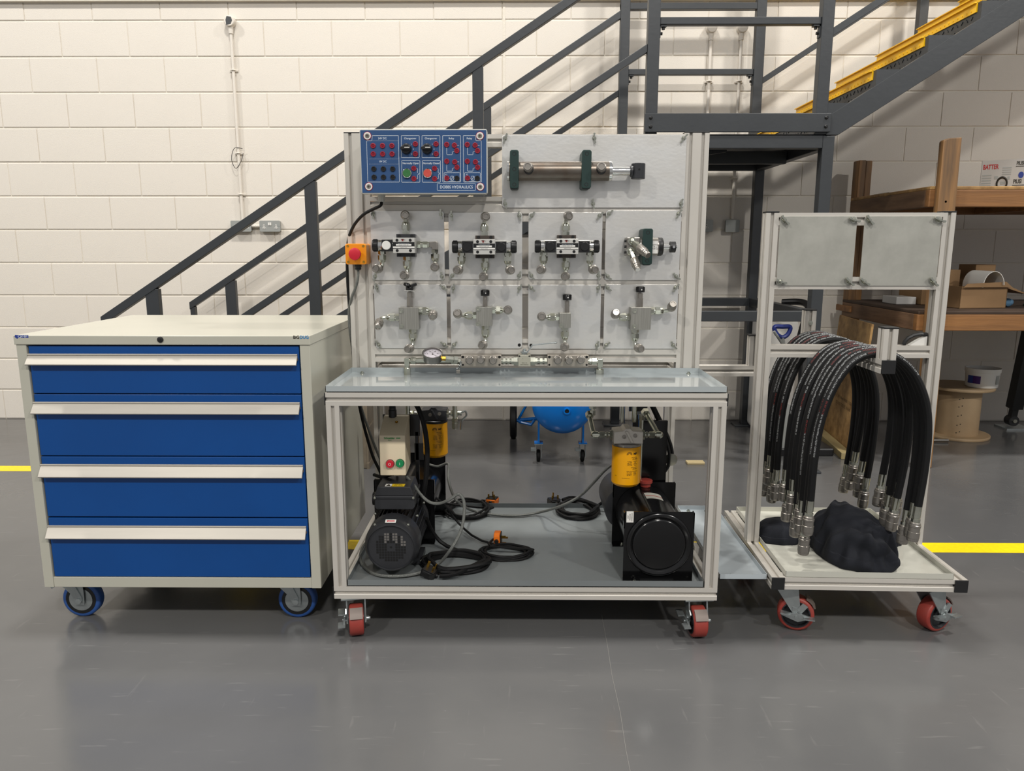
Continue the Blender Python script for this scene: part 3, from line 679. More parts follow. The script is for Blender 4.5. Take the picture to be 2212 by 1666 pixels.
for (ax, ay), (ex, ey), yd in (((1135, 375), (1300, 525), .075), ((1120, 475), (1192, 668), .065)):
    x, z = q(ax, ay, ym-.03); x2, z2 = q(ex, ey, ym-.03-yd)
    p = Vector((x, ym-.03, z)); e = Vector((x2, ym-.03-yd, z2)); d = (e-p).normalized(); L = (e-p).length
    B(T).lathe(p+Vector((0, .004, 0)), (0, -1, 0), [(0, .0135), (.010, .0135), (.010, .010), (.014, .010)], 16).sphere(p+Vector((0, -.010, 0)), .0095).build('swivel_base', m_zinc, T)
    B(T).lathe(p+Vector((0, -.008, 0)), d, [(0, .007), (L*.22, .008), (L*.22, .011), (L*.45, .0115)], 8).build('port_fitting', m_zinc, T)
    B(T).lathe(p+Vector((0, -.008, 0))+d*L*.42, d, [(0, .0120), (L*.05, .0140), (L*.32, .0140), (L*.34, .0120), (L*.40, .0120), (L*.41, .0105), (L*.52, .0105), (L*.54, .0095)], 22).build('quick_coupling', m_coup, T)
    if yd < .07: B(T).lathe(p+Vector((0, -.008, 0))+d*(L*.962), d, [(0, .0075), (.0008, .0075)], 18).build('white_seal', m_pwhite, T)
# --- needle / relief valve panels
def block(T, X0, X1, Zt, Zb, left, right, botm, knob, sx, bolts, stem_b, washer=False):
    yb = PF-.004; yf = yb-.042; ym = yb-.020
    B(T).box(X0, X1, yf, yb, Zb, Zt).build('valve_block', m_brick, T, bevel=.0012)
    for x, z in bolts: B(T).lathe((x, yf, z), (0, -1, 0), [(0, .0085), (.001, .0085), (.001, .0065), (.005, .0062), (.005, .0035), (.003, .003)], 10).build('cap_bolt', m_zinc, T)
    kz0, kz1, kw = knob; st = B(T)
    h = kz0-Zt
    st.rod((sx, ym, Zt), (sx, ym, Zt+h*.6), .0105 if stem_b else .0085, n=6).rod((sx, ym, Zt+h*.6), (sx, ym, Zt+h*.92), .0085 if stem_b else .0065).rod((sx, ym, Zt+h*.9), (sx, ym, kz0+.002), .004)
    st.build('stem', m_coup, T)
    if washer:
        B(T).lathe((sx, ym, kz0), (.06, .1, 1), [(0, .019), (.0015, .019)], 24).build('washer', m_pwhite, T)
        k = B(T)
        k.lathe((sx, ym, kz0+.003), (0, 0, 1), [(0, .012), (.010, .013)], 20)
        for a in (100, -20, 220):
            k.box(.0, .027, -.0055, .0055, 0, .010, Matrix.Translation((sx, ym, kz0+.010)) @ Matrix.Rotation(radians(a+40), 4, 'Z') @ Matrix.Rotation(-.35, 4, 'Y'))
        k.build('knob', m_black, T, bevel=.0012)
    else:
        k = B(T); k.lathe((sx, ym, kz0), (0, 0, 1), [(0, kw), (.003, kw), (.004, kw*.93), (kz1-kz0-.002, kw*.86), (kz1-kz0, kw*.75)], 24)
        for i in range(12):
            a = 2*pi*i/12; k.box(-.001, .001, -.0016, .0016, .0045, kz1-kz0-.002, Matrix.Translation((sx, ym, kz0)) @ Matrix.Rotation(a, 4, 'Z') @ Matrix.Translation((kw*.92, 0, 0)))
        k.build('knob', m_black, T)
        B(T).lathe((sx+.002, ym-kw*.92, kz0+(kz1-kz0)*.45), (0, -1, 0), [(0, .0022), (.001, .0022)], 10).build('pointer_dot', m_pwhite, T)
    if left: port(T, X0, ym, left[0], 270, left[1], left[2])
    if right: port(T, X1, ym, right[0], 90, right[1], right[2])
    if botm: port(T, botm[0], ym, Zb, 180, botm[1], botm[2])
def qa(zx, zy, Y=2.505): return px(730+zx/4.627, 440+zy/4.627, Y)
def qb(zx, zy, Y=2.505): return px(1120+zx/4.627, 440+zy/4.627, Y)
def nv(T, f, bl, lf, rg, bt, kn, sx, bolts, big, wash=False):
    x0, zt = f(bl[0], bl[2]); x1, zb = f(bl[1], bl[3]); s, k0 = f(sx, kn[1]); _, k1 = f(sx, kn[0])
    block(T, x0, x1, zt, zb, (f(0, lf[0])[1], lf[1], lf[2]) if lf else None, (f(0, rg[0])[1], rg[1], rg[2]) if rg else None,
          (f(bt[0], 0)[0], bt[1], bt[2]), (k0, k1, kn[2]), s, [f(*p) for p in bolts], big, wash)
T = panel(809.4, 965.3, 614.6, 752.3, 'valve panel with wide aluminium block valve and black three-lobed knob above the gauge')
nv(T, qa, (602, 805, 1040, 1262), (1145, .066, -30), (1080, .050, 16), (703, .062, 12), (812, 880, .02), 703, ((627, 1075), (632, 1228)), True, True)
T = panel(973.6, 1128.2, 616, 753, 'valve panel with square block valve, round knob and empty hole at lower right', nuts='abc', holes='d')
nv(T, qa, (1380, 1540, 1035, 1225), (1125, .061, 14), (1072, .053, -6), (1462, .062, 12), (865, 925, .0148), 1467, ((1400, 1055), (1400, 1205)), False)
T = panel(1141, 1297.3, 615.5, 753.8, 'valve panel with narrow valve block, round knob and empty hole at lower left', nuts='abd', holes='c')
nv(T, qb, (412, 523, 1095, 1245), (1143, .060, 8), None, (487, .062, 4), (910, 970, .0150), 492, ((430, 1222),), False)
T = panel(1304.5, 1463, 614.6, 753.4, 'valve panel with wide block valve and black round knob, below the motor panel')
nv(T, qb, (1128, 1325, 1040, 1265), (1143, .053, 22), (1078, .066, -28), (1220, .060, -14), (832, 890, .0150), 1232, ((1165, 1075), (1160, 1232)), True)
# ------------------------------------------------------------------ control box
CT = thing('control_box', 'blue-faced electrical control box with red and black sockets on the rack', 'control box', (-.29, 2.5, 1.38))
fy = 2.42
x0, x1 = at(780.7, 350, Y=fy).x, at(1050.6, 350, Y=fy).x
z1, z0 = at(915, 281.3, Y=fy).z, at(915, 416.7, Y=fy).z
B(CT).prism(rrect(x0-.003, x1+.003, z0-.003, z1+.003, .006), 'y', fy, fy+.035).build('lid', m_boxgrey, CT, bevel=.0015)
B(CT).prism(rrect(x0+.002, x1-.002, z0+.002, z1-.002, .008), 'y', fy+.035, RY-.001).build('enclosure', m_boxgrey, CT, bevel=.002)
B(CT).box(x0, x1, fy-.001, fy+.001, z0, z1).build('front_panel', m_boxblue, CT)
fp = fy-.0013
def F(zx, zy): p = at(740+zx/5.53, 260+zy/5.53, Y=fy); return (p.x+.00025*0, p.z)
ln = B(CT)
def poly(P, wd=.0011): ln.strip([F(*p) for p in P], wd, fp)
def rectl(a, b_, c, d): poly([(a, b_), (c, b_), (c, d), (a, d), (a, b_)])
poly([(355, 183), (668, 183), (680, 738), (302, 738), (288, 245), (352, 245), (355, 183)])
rectl(702, 183, 917, 446); rectl(949, 183, 1164, 446); rectl(708, 480, 924, 740); rectl(955, 480, 1169, 740)
rectl(1196, 183, 1411, 738)
poly([(1441, 183), (1591, 183), (1591, 243), (1657, 243), (1660, 738), (1446, 738), (1441, 183)])
rectl(1213, 627, 1402, 730); rectl(1458, 627, 1645, 730)
rectl(1131, 757, 1587, 838)
for dx in (0, 247):
    for dz in (0, 197):
        poly([(1245+dx, 318+dz), (1245+dx, 411+dz), (1311+dx, 411+dz), (1311+dx, 378+dz), (1343+dx, 369+dz)]); poly([(1362+dx, 300+dz), (1387+dx, 300+dz)])
    poly([(1272+dx, 693), (1292+dx, 693)]); poly([(1326+dx, 693), (1342+dx, 693)]); rectl(1292+dx, 668, 1326+dx, 718); poly([(1296+dx, 714), (1322+dx, 672)])
    y9 = 247 if dx else 0
    poly([(878+y9, 576), (896+y9, 576), (896+y9, 628)]); poly([(880+y9, 699), (898+y9, 699), (898+y9, 655), (916+y9, 632)])
poly([(1143, 628), (1162, 632)])
for a, b_, c in ((310, 665, 245), (316, 668, 462), (318, 672, 522)): ln.strip([F(a, c), F(b_, c)], .0003, fp)
ln.build('printed_lines', m_white, CT)
def tx(s, zx, zy, size, ax='C', sx=1): x, z = F(zx, zy); text(s, size, (x, fp, z), m_white, CT, ax, sx=sx, bold=.012)
tx('24V DC', 476, 217, .0080); tx('0V DC', 484, 493, .0080)
tx('Changeover', 808, 217, .0078); tx('Changeover', 1055, 217, .0078); tx('Relay', 1300, 217, .0078); tx('Relay', 1515, 217, .0078)
tx('Normally Open', 815, 514, .0080); tx('Normally Closed', 1061, 514, .0080, sx=.94)
tx('DOBBS HYDRAULICS', 1360, 799, .0122, sx=.90)
tx('K1', 1240, 648, .0055); tx('K2', 1487, 648, .0055)
for dx in (0, 247): tx('1', 826+dx, 287, .0055); tx('0', 846+dx, 346, .0055); tx('2', 827+dx, 404, .0055)
def sock(m):
    return B().lathe((0, 0, 0), (0, -1, 0), [(0, .0080), (.003, .0080), (.004, .0072), (.004, .0052), (.002, .0050), (.002, .0026), (.0036, .0024), (.0036, .0013), (.002, .0012)], 18).mesh('socket', m, 30)
sr, sb = sock(m_dred), sock(m_black)
reds = [(366, 305), (479, 305), (591, 305), (368, 404), (481, 404), (593, 404), (871, 285), (872, 403), (1118, 285), (1119, 403), (853, 576), (854, 699), (1100, 576), (1101, 700)]
for dx in (0, 247): reds += [(1245+dx-(2 if dx else 0), 292), (1337+dx, 300), (1365+dx, 365), (1246+dx-(2 if dx else 0), 491), (1341+dx, 499), (1367+dx, 563), (1247+dx, 692)]
blacks = [(375, 581), (489, 582), (600, 582), (378, 680), (490, 680), (602, 680), (1366, 693), (1610, 693)]
for me, L in ((sr, reds), (sb, blacks)):
    for a, c in L: x, z = F(a, c); link(me, 'socket', CT, Matrix.Translation(Vector((x, fy-.001, z))-Vector(CT['w'])))
for dx in (0, 247):
    x, z = F(764+dx, 342)
    k = B(CT).lathe((x, fy-.001, z), (0, -1, 0), [(0, .0165), (.004, .0165), (.006, .0150), (.012, .0135), (.013, .012)], 26)
    k.prism(rrect(x-.0165, x+.0135, z-.0042, z+.0042, .003), 'y', fy-.026, fy-.010); k = k.build('rotary_switch', m_black, CT, bevel=.0006)
    B(CT).box(x-.003, x+.0125, fy-.0265, fy-.0262, z+.0002, z+.0026).build('pointer_line', m_pwhite, k)
for a, m in ((772, m_grn2), (1018, m_red2)):
    x, z = F(a, 634); x += .0
    k = B(CT).lathe((x, fy-.001, z), (0, -1, 0), [(0, .0150), (.005, .0150), (.007, .0140), (.008, .0125)], 30, caps=False).build('push_button', m_chrome, CT)
    B(CT).lathe((x, fy-.001, z), (0, -1, 0), [(0, .0126), (.0075, .0124), (.0078, .009), (.0068, .001)], 30).build('button_cap', m, k)
for a, c in ((297, 187), (1641, 187), (315, 792), (1645, 795)):
    x, z = F(a, c)
    B(CT).lathe((x, fy-.001, z), (0, -1, 0), [(0, .0128), (.0015, .0124)], 26).build('screw_ring', m_dred, CT)
    k = B(CT).lathe((x, fy-.0025, z), (0, -1, 0), [(0, .0112), (.0015, .0108)], 26).build('screw_washer', m_pwhite, CT)
    B(CT).lathe((x, fy-.004, z), (0, -1, 0), [(0, .0072), (.002, .0060)], 18).build('screw_head', m_coup, k)
    B(CT).box(x-.0042, x+.0042, fy-.0064, fy-.006, z-.0006, z+.0006).box(x-.0006, x+.0006, fy-.0064, fy-.006, z-.0042, z+.0042).build('cross_slot', m_dark, k)
xg, _ = at(824, 430, Y=2.5).x, 0; zb = z0
B(CT).lathe((xg, 2.50, zb), (0, 0, -1), [(-.004, .0125), (.008, .0125), (.008, .0105), (.020, .0105), (.024, .008)], 8).build('cable_gland', m_boxgrey, CT)
def P3(L): return [at(a, b_, Y=c) for a, b_, c in L]
k = B().tube(spline([(xg, 2.5, zb-.02)]+P3([(822, 444, 2.49), (806, 452, 2.5), (786, 463, 2.51), (768, 482, 2.53), (757, 503, 2.555), (752, 522, 2.58), (750, 560, 2.60), (751, 610, 2.60), (756, 680, 2.60), (761, 740, 2.60), (764, 785, 2.60), (768, 830, 2.62), (778, 885, 2.62), (790, 935, 2.60), (805, 985, 2.56), (822, 1022, 2.52), (824, 1042, 2.50)]), 6), .0052, 8)
tag(k.build('cable', m_rub), 'black cable hanging from the blue control box down past the stop button', 'cable')
# ------------------------------------------------------------------ emergency stop
ET = thing('emergency_stop', 'orange emergency stop box with a red mushroom button on the left upright', 'stop button', (-.53, 2.55, 1.18))
fy = 2.485; x0, z1 = at(745, 526.5, Y=fy).x, at(745, 526.5, Y=fy).z; x1, z0 = at(792, 571.5, Y=fy).x, at(792, 571.5, Y=fy).z
B(ET).prism(rrect(x0, x1, z0, z1, .007), 'y', fy, RY-.001).build('housing', m_orange, ET, bevel=.002)
xc, zc = at(764, 549, Y=fy-.03).x, at(764, 549, Y=fy-.03).z
B(ET).lathe((xc+.002, fy, zc), (0, -1, 0), [(0, .012), (.018, .012), (.018, .0195), (.024, .0200), (.029, .0185), (.031, .012), (.031, .0001)], 30, caps=False).build('mushroom_button', m_redp, ET)
for x in (x0+.009, x1-.009):
    for z in (z0+.008, z1-.008): B(ET).lathe((x, fy+.0005, z), (0, -1, 0), [(0, .0042), (.0012, .0042), (.0012, .003), (.0006, .0028)], 12).build('screw', m_brass, ET)
xg = at(773, 575, Y=2.52).x
B(ET).lathe((xg, 2.52, z0), (0, 0, -1), [(0, .0125), (.008, .0125), (.010, .011), (.016, .011), (.020, .007)], 10).build('cable_gland', m_black, ET)
tag(B().tube(spline([(xg, 2.52, z0-.014)]+P3([(773, 600, 2.52), (768, 622, 2.53), (759, 645, 2.55), (754, 675, 2.575), (756, 715, 2.58), (762, 760, 2.60), (768, 830, 2.63), (782, 885, 2.63), (797, 930, 2.61), (812, 970, 2.58), (824, 1000, 2.55), (826, 1030, 2.52)]), 6), .0048, 8).build('cable', m_braid), 'grey braided cable hanging from the emergency stop box', 'cable')
# ------------------------------------------------------------------ manifold line along the bottom rail
MF = thing('manifold_line', 'two three-port manifold blocks joined by a lever ball valve, with tilted pressure gauge', 'manifold', (0, 2.54, .84))
def xz(a, c, Y=2.53): p = at(a, c, Y=Y); return p.x, p.z
def hexes(T, segs, y, name='fitting', m=m_zinc):
    for a, c, zy, r, n in segs:
        xa, z = xz(a, zy, y); xb, _ = xz(c, zy, y); B(T).rod((xa, y, z), (xb, y, z), r, n=n).build(name, m, T)
ym = 2.532
for a, c, cs in ((996, 1082.8, (1013, 1038.5, 1064)), (1182.8, 1270.8, (1205, 1229.5, 1255))):
    x0, z1 = xz(a, 767.3, 2.515); x1, z0 = xz(c, 792, 2.515)
    B(MF).box(x0, x1, 2.512, 2.556, z0, z1).build('manifold_block', m_mani, MF, bevel=.001)
    h = B(MF)
    for x in (x0+.006, x1-.006):
        for z, r in ((z1-.006, .0048), (z0+.006, .0036)): h.lathe((x, 2.5125, z), (0, -1, 0), [(0, r), (.0007, r)], 14)
    h.build('bolt_holes', m_dark, MF)
    for i, k in enumerate(cs):
        x, z = xz(k, 782, 2.48)
        B(MF).lathe((x, 2.513, z+.003), Vector((random.uniform(-.06, .06), -1, random.uniform(.02, .1))), [(0, .0125), (.008, .0125), (.009, .0150), (.022, .0150), (.023, .0132), (.030, .0128), (.031, .0120), (.038, .0112), (.040, .0102), (.040, .0078), (.0385, .0072), (.0385, .0001)], 22, caps=False).build('quick_coupling', m_coup, MF)
x0, z1 = xz(1119.7, 766.8, 2.505); x1, z0 = xz(1145.8, 791.6, 2.505)
bv = B(MF).box(x0, x1, 2.502, 2.548, z0, z1).build('ball_valve', m_stone, MF, bevel=.001)
h = B(MF)
for x in (x0+.004, x1-.004): h.lathe((x, 2.5025, z1-.004), (0, -1, 0), [(0, .0030), (.0007, .0030)], 12)
h.build('bolt_holes', m_dark, bv)
text('~~', .004, ((x0+x1)/2-.006, 2.5012, z1-.013), m_print, bv); text('DN10   1/2', .0035, ((x0+x1)/2, 2.5012, z0+.012), m_print, bv); text('PN500 HYDRAULICS', .0030, ((x0+x1)/2, 2.5012, z0+.006), m_print, bv)
xc = (x0+x1)/2
B(MF).lathe((xc, 2.525, z1), (0, 0, 1), [(0, .010), (.004, .010), (.004, .013), (.009, .013), (.009, .007), (.015, .007), (.015, .004), (.018, .004)], 8).build('valve_stem', m_galv, bv)
LP = [(xc, 2.525, z1+.008), xz(1139, 762, 2.50), xz(1151, 747, 2.48), xz(1190, 743.5, 2.47), xz(1200, 743, 2.47)]
LP = [Vector(LP[0])]+[Vector((p[0], yy, p[1])) for p, yy in zip(LP[1:], (2.515, 2.50, 2.50, 2.50))]
hb = B(MF)
for p, r_ in zip(LP, LP[1:]):
    d = (r_-p); M4 = Matrix.Translation((p+r_)/2) @ Matrix.Rotation(-math.atan2(d.z, d.x), 4, 'Y')
    hb.cbox((0, 0, 0), (d.length+.002, .012, .0035), M4)
hb.sphere(LP[-1], .006, 10, 6, (1.3, .9, .6)); hb.build('lever', m_galv, bv, bevel=.0006)
hexes(MF, [(1083, 1087, 780, .009, 12), (1087, 1092, 780, .0125, 6), (1092, 1096, 780, .008, 12), (1096, 1101, 780, .0125, 6), (1101, 1105, 780, .008, 12), (1105, 1110, 780, .0125, 6), (1110, 1120, 780, .0155, 6),
           (1146, 1156, 780, .0155, 6), (1156, 1161, 780, .0125, 6), (1161, 1166, 780, .008, 12), (1166, 1172, 780, .0125, 6), (1172, 1176, 780, .008, 12), (1176, 1182, 780, .0125, 6),
           (1270, 1273, 780, .008, 12), (1273, 1277, 780, .0115, 6), (1278, 1289, 780, .0135, 6), (1289, 1293, 781, .008, 12)], ym)
x, z = xz(1296, 781, ym); B(MF).box(x-.008, x+.009, ym-.010, ym+.010, z-.018, z+.010).rod((x, ym, z-.018), (x, ym, z-.026), .008).rod((x, ym, z-.026), (x, ym, z-.052), .015, n=6).rod((x, ym, z-.052), (x, ym, .74), .0085).build('drop_pipe', m_zinc, MF, bevel=.001)
x, z = xz(878, 781, 2.51); y_ = 2.51
B(MF).box(x-.006, x+.010, y_-.010, y_+.010, z-.014, z+.012).rod((x+.002, y_, z-.014), (x+.002, y_, z-.022), .008).rod((x+.002, y_, z-.022), (x+.002, y_, z-.046), .0125, n=6).rod((x+.002, y_, z-.046), (x+.002, y_, .74), .0085).build('drop_pipe', m_zinc, MF, bevel=.001)
hexes(MF, [(884, 888, 779, .009, 12), (888, 898, 779, .0135, 6), (898, 975, 779, .0085, 14), (975, 996, 781, .0115, 6)], 2.52)
x0, z = xz(955, 775, 2.50)
B(MF).rod((x0-.003, 2.495, z+.002), (x0+.012, 2.497, z+.001), .008, n=6).build('brass_nipple', m_brass, MF)
B(MF).rod((x0+.011, 2.497, z+.001), (x0+.037, 2.505, z-.003), .0105, n=6).rod((x0+.037, 2.505, z-.003), (x0+.05, 2.51, z-.005), .013, n=6).build('adaptor', m_zinc, MF)
gx, gz = xz(934, 765, 2.48); gd = Vector((.05, -.42, .91)).normalized(); gp = Vector((gx, 2.485, gz+.001))
G = B(MF).lathe(gp, gd, [(-.026, .028), (-.024, .031), (-.004, .0325), (.001, .0345), (.003, .0345), (.004, .031), (.000, .0305), (-.002, .030)], 36, caps=False).lathe(gp-gd*.026, gd, [(0, .028), (.001, .028)], 36).build('pressure_gauge', m_gauge, MF)
fc = B(MF).lathe(gp-gd*.004, gd, [(0, .0303), (.001, .0303)], 36).build('dial', m_face, G)
u_, v_ = frame(gd); ez = Vector((0, 0, 1)); uy = (ez-gd*ez.dot(gd)).normalized(); ux = uy.cross(gd)
MG = Matrix((ux, uy, gd)).transposed().to_4x4()
nd = B(MF)
def gq(a, r): a = radians(a); return gp-gd*.0026+ux*(r*cos(a))+uy*(r*sin(a))
nd.add([gq(-38+88, .0012), gq(-38-88, .0012), gq(-40, .022)], [(0, 1, 2)])
for i in range(11):
    a = 225-27*i; nd.add([gq(a-1, .022), gq(a+1, .022), gq(a+1, .026), gq(a-1, .026)], [(0, 1, 2, 3)])
nd.lathe(gp-gd*.0028, gd, [(0, .0028), (.001, .0028)], 10); nd.build('needle', m_print, G)
for a, s in ((225, '0'), (171, '50'), (117, '100'), (63, '150'), (9, '200'), (-45, '250')):
    text(s, .0045, gq(a, .0175)+gd*.0002, m_print, G, M=MG)
text('bar', .004, gq(90, .008)+gd*.0002, m_print, G, M=MG)
x, z = xz(990, 803, 2.50)
PL = thing('padlock', 'small steel padlock hanging by a chain below the left manifold block', 'padlock', (x, 2.50, z))
B(PL).box(x-.0065, x+.0065, 2.495, 2.505, z-.006, z+.006).build('body', m_coup, PL, bevel=.001)
k = B(PL)
for i, (dx, dz) in enumerate(((-.003, .010), (.002, .012), (.004, .018), (.0065, .022), (.008, .027), (.0095, .031))):
    k.tube([(x+dx+.0035*cos(t)*(1 if i % 2 else .5), 2.50+.003*cos(t+i), z+dz+.0035*sin(t)) for t in [j*2*pi/8 for j in range(8)]], .0011, 5, closed=True)
k.build('chain', m_galv, PL)
# ------------------------------------------------------------------ filters
def filt(T, X, Y, zt, zb, m=m_filt, right=True):
    r = .0485
    B(T).lathe((X, Y, zb), (0, 0, 1), [(0, r*.72), (.004, r*.88), (.012, r), (zt-zb-.006, r), (zt-zb-.001, r*1.0)], 40).build('filter', m, T)
    B(T).lathe((X, Y, zt-.002), (0, 0, 1), [(0, r*.96), (.004, r*1.0), (.011, r*1.0), (.013, r*.95)], 40).build('filter_collar', m_coup if right else m_black, T)
    mm = m_cast if right else m_motor
    hz0 = zt+.011; h = B(T).prism([(X-.048, hz0), (X+.048, hz0), (X+.048, hz0+.040), (X+.014, hz0+.043), (X+.006, hz0+.052), (X-.010, hz0+.052), (X-.018, hz0+.043), (X-.048, hz0+.040)], 'y', Y-.038, Y+.034)
    h.rod((X-.049, Y, hz0+.022), (X+.049, Y, hz0+.022), .020, n=24)
    h.prism([(X-.012, hz0+.044), (X-.003, hz0+.044), (X+.018, hz0+.004), (X+.008, hz0+.004)], 'y', Y-.043, Y-.036)
    h.build('filter_head', mm, T, bevel=.002)
    for dx, dz in ((-.014, .024), (.022, .028)): B(T).lathe((X+dx, Y-.038, hz0+dz), (0, -1, 0), [(0, .0068), (.003, .0068), (.003, .004), (.0015, .0035)], 12).build('plug_screw', m_coup, T)
    return hz0+.022
def prints(T, X, Y, zt, r, k=1):
    def wrap(s, size, a, z, mt=m_print):
        a = radians(a); text(s, size, (X+(r+.0004)*sin(a), Y-(r+.0004)*cos(a), z), mt, T, rot=(pi/2, 0, a))
    b = B(T); a = radians(-2)
    cx = .004
    for i in range(3): b.tube([(X+cx-.0005+(.004+.0022*i)*cos(t), Y-sqrt(r*r-(cx+(.004+.0022*i)*cos(t))**2)-.0003, zt-.022-.0005+(.004+.0022*i)*sin(t)) for t in [pi*1.15*j/10-.25 for j in range(11)]], .0006, 4)
    b.build('emblem', m_navyp if False else m_print, T)
    ch = 'MP '
    a = radians(28); text('MP', .0105, (X+(r+.0006)*sin(a), Y-(r+.0006)*cos(a), zt-.021), m_print, T, rot=(pi/2, 0, a), bold=.03, sx=.95)
    wrap('CARTUCCIA', .0038, 24, zt-.033); wrap('CS-050', .0062, 27, zt-.0390)
    for j, s in enumerate(('Si deve sostituire', 'ogni 500 ore', 'Must be replaced', 'every 500 hours')): wrap(s[:9], .0042, 6, zt-.046-.0045*j); wrap(s[9:], .0042, 29, zt-.046-.0045*j)
    wrap('REPLACEMENT', .0032, 24, zt-.067); wrap('CS-050', .0055, 27, zt-.0725)
    for j, s in enumerate(('Nous recommandons', 'de remplacer la', 'cartouche toutes', 'les 500 heures')): wrap(s[:9], .0042, 5, zt-.080-.0045*j); wrap(s[9:], .0042, 28, zt-.080-.0045*j)
    wrap('0412 MADE IN ITALY', .0028, -8, zt-.104); wrap('110.55', .0028, -52, zt-.099)
def elbowpipe(T, pts, r=.0065, m=None): return B(T).tube(spline(pts, 4), r, 10).build('pipe', m or m_zinc, T)
def nut(b, a, c, r): b.rod(a, c, r, n=6)
# ------------------------------------------------------------------ right power unit
PU = thing('power_unit', 'black hydraulic power unit with its round reservoir end facing out and a bright yellow filter', 'power unit', (.441, 2.45, .172))
zt = .1715
def uplate(T, x0, x1, y, z0, z1, name):
    B(T).prism(rrect(x0, x1, z0, z1, .006), 'y', y, y+.003).build(name, m_blkpaint, T)
    b = B(T)
    for s, x in ((1, x0), (-1, x1)): b.box(min(x, x+s*.055), max(x, x+s*.055), y-.022, y+.003, zt, zt+.003)
    b.box(x1-.003, x1, y, y+.022, z1-.055, z1-.004).box(x0, x0+.003, y, y+.022, z1-.055, z1-.004)
    b.build('foot', m_blkpaint, T)
    B(T).lathe((x0+.035, y-.012, zt+.003), (0, 0, 1), [(0, .007), (.004, .007), (.004, .004), (.009, .004)], 6).build('foot_bolt', m_zinc, T)
uplate(PU, .331, .551, 2.242, zt, .402, 'front_plate')
uplate(PU, .333, .553, 2.545, zt, .402, 'rear_plate')
cx, cz, rr = .442, .295, .103
B(PU).lathe((cx, 2.246, cz), (0, 1, 0), [(0, rr-.006), (.004, rr-.006), (.296, rr-.006)], 56).build('reservoir', m_blkpaint, PU)
B(PU).lathe((cx, 2.242, cz), (0, -1, 0), [(0, rr), (.006, rr), (.009, rr-.004), (.009, rr-.008), (.003, rr-.014), (.002, rr-.018), (.007, rr-.021), (.008, rr-.025), (.007, .0001)], 64, caps=False).build('end_cover', m_blkpaint, PU, angle=50)
lb = B(PU)
n_ = 8
for i in range(n_):
    a0 = radians(-9+i*34/n_); a1 = radians(-9+(i+1)*34/n_); R_ = rr-.0055
    lb.add([(cx+R_*sin(a0), 2.40, cz+R_*cos(a0)), (cx+R_*sin(a1), 2.40, cz+R_*cos(a1)), (cx+R_*sin(a1), 2.46, cz+R_*cos(a1)), (cx+R_*sin(a0), 2.46, cz+R_*cos(a0))], [(0, 1, 2, 3)])
lb.build('rating_label', m_plate2, PU)
lb = B(PU)
for i in range(n_):
    a0 = radians(-9+i*34/n_); a1 = radians(-9+(i+1)*34/n_); R_ = rr-.0051
    lb.add([(cx+R_*sin(a0), 2.425, cz+R_*cos(a0)), (cx+R_*sin(a1), 2.425, cz+R_*cos(a1)), (cx+R_*sin(a1), 2.430, cz+R_*cos(a1)), (cx+R_*sin(a0), 2.430, cz+R_*cos(a0))], [(0, 1, 2, 3)])
lb.build('red_band', m_red, PU)
x_, z_ = xz(1361, 1117, 2.241)
B(PU).box(x_-.011, x_+.011, 2.2405, 2.2420, z_-.018, z_+.018).build('white_label', m_pwhite, PU)
for i, s in enumerate(('HYDRAULIC', 'PRESSURE', 'UNIT')): text(s, .0050, (x_+.006-.006*i, 2.2402, z_), m_print, PU, rot=(pi/2, -pi/2, 0))
B(PU).lathe((.392, 2.66, .30), (0, 1, 0), [(-.10, .080), (-.098, .085), (.10, .085), (.12, .07)], 36).build('motor', m_motor, PU)
xf, zf0 = xz(1355.5, 1056, 2.40); _, zf1 = xz(1355.5, 968, 2.40); Yf = 2.448
zp = filt(PU, xf, Yf, zf1, zf0); prints(PU, xf, Yf, zf1, .0485)
B(PU).lathe((xf+.082, 2.53, .393), (0, 0, 1), [(0, .018), (.014, .018), (.014, .024), (.022, .024), (.024, .020)], 24).build('filler_cap', m_red, PU)
for s in (-1, 1):
    fb = B(PU); x = xf+s*.049
    for a, c, r_, n__ in ((0, .004, .019, 6), (.004, .010, .0165, 6), (.010, .014, .008, 12), (.014, .020, .0115, 6), (.020, .026, .007, 12), (.026, .043, .0115, 6), (.043, .048, .008, 12), (.048, .060, .0125, 16)): fb.rod((x+s*a, Yf, zp), (x+s*c, Yf, zp), r_, n=n__)
    fb.sphere((xf+s*.109, Yf, zp), .0125).build('port_fitting', m_zinc, PU)
xl = xf-.109; xr_ = xf+.109
elbowpipe(PU, [(xl, Yf, zp), (xl-.004, Yf+.02, zp+.012), (xl-.010, Yf+.075, zp+.048)], .0085)
vx, _ = xz(1281, 890, 2.51)
nb = B(PU); nut(nb, (xl-.010, Yf+.07, zp+.045), (xl-.010, Yf+.085, zp+.055), .014); nut(nb, (vx, 2.525, zp+.05), (vx, 2.525, zp+.066), .011); nut(nb, (vx, 2.525, zp+.074), (vx, 2.525, zp+.098), .0145); nb.build('nuts', m_zinc, PU)
elbowpipe(PU, [(vx, 2.525, zp+.05), (vx, 2.525, .745)], .0080)
elbowpipe(PU, [(xr_, Yf, zp), (xr_-.008, Yf+.02, zp+.010), (xr_-.030, Yf+.09, zp+.052)], .0085)
nb = B(PU); nut(nb, (xr_-.032, Yf+.085, zp+.052), (xr_-.034, Yf+.10, zp+.058), .015); nut(nb, (xr_-.045, 2.545, zp+.030), (xr_-.045, 2.545, zp+.048), .0125); nb.build('nuts', m_zinc, PU)
elbowpipe(PU, [(xr_-.045, 2.545, zp+.04), (xr_-.047, 2.545, .41)], .0085)
elbowpipe(PU, [(xf+.035, 2.53, zp+.025), (xf+.035, 2.53, .745)], .0085)
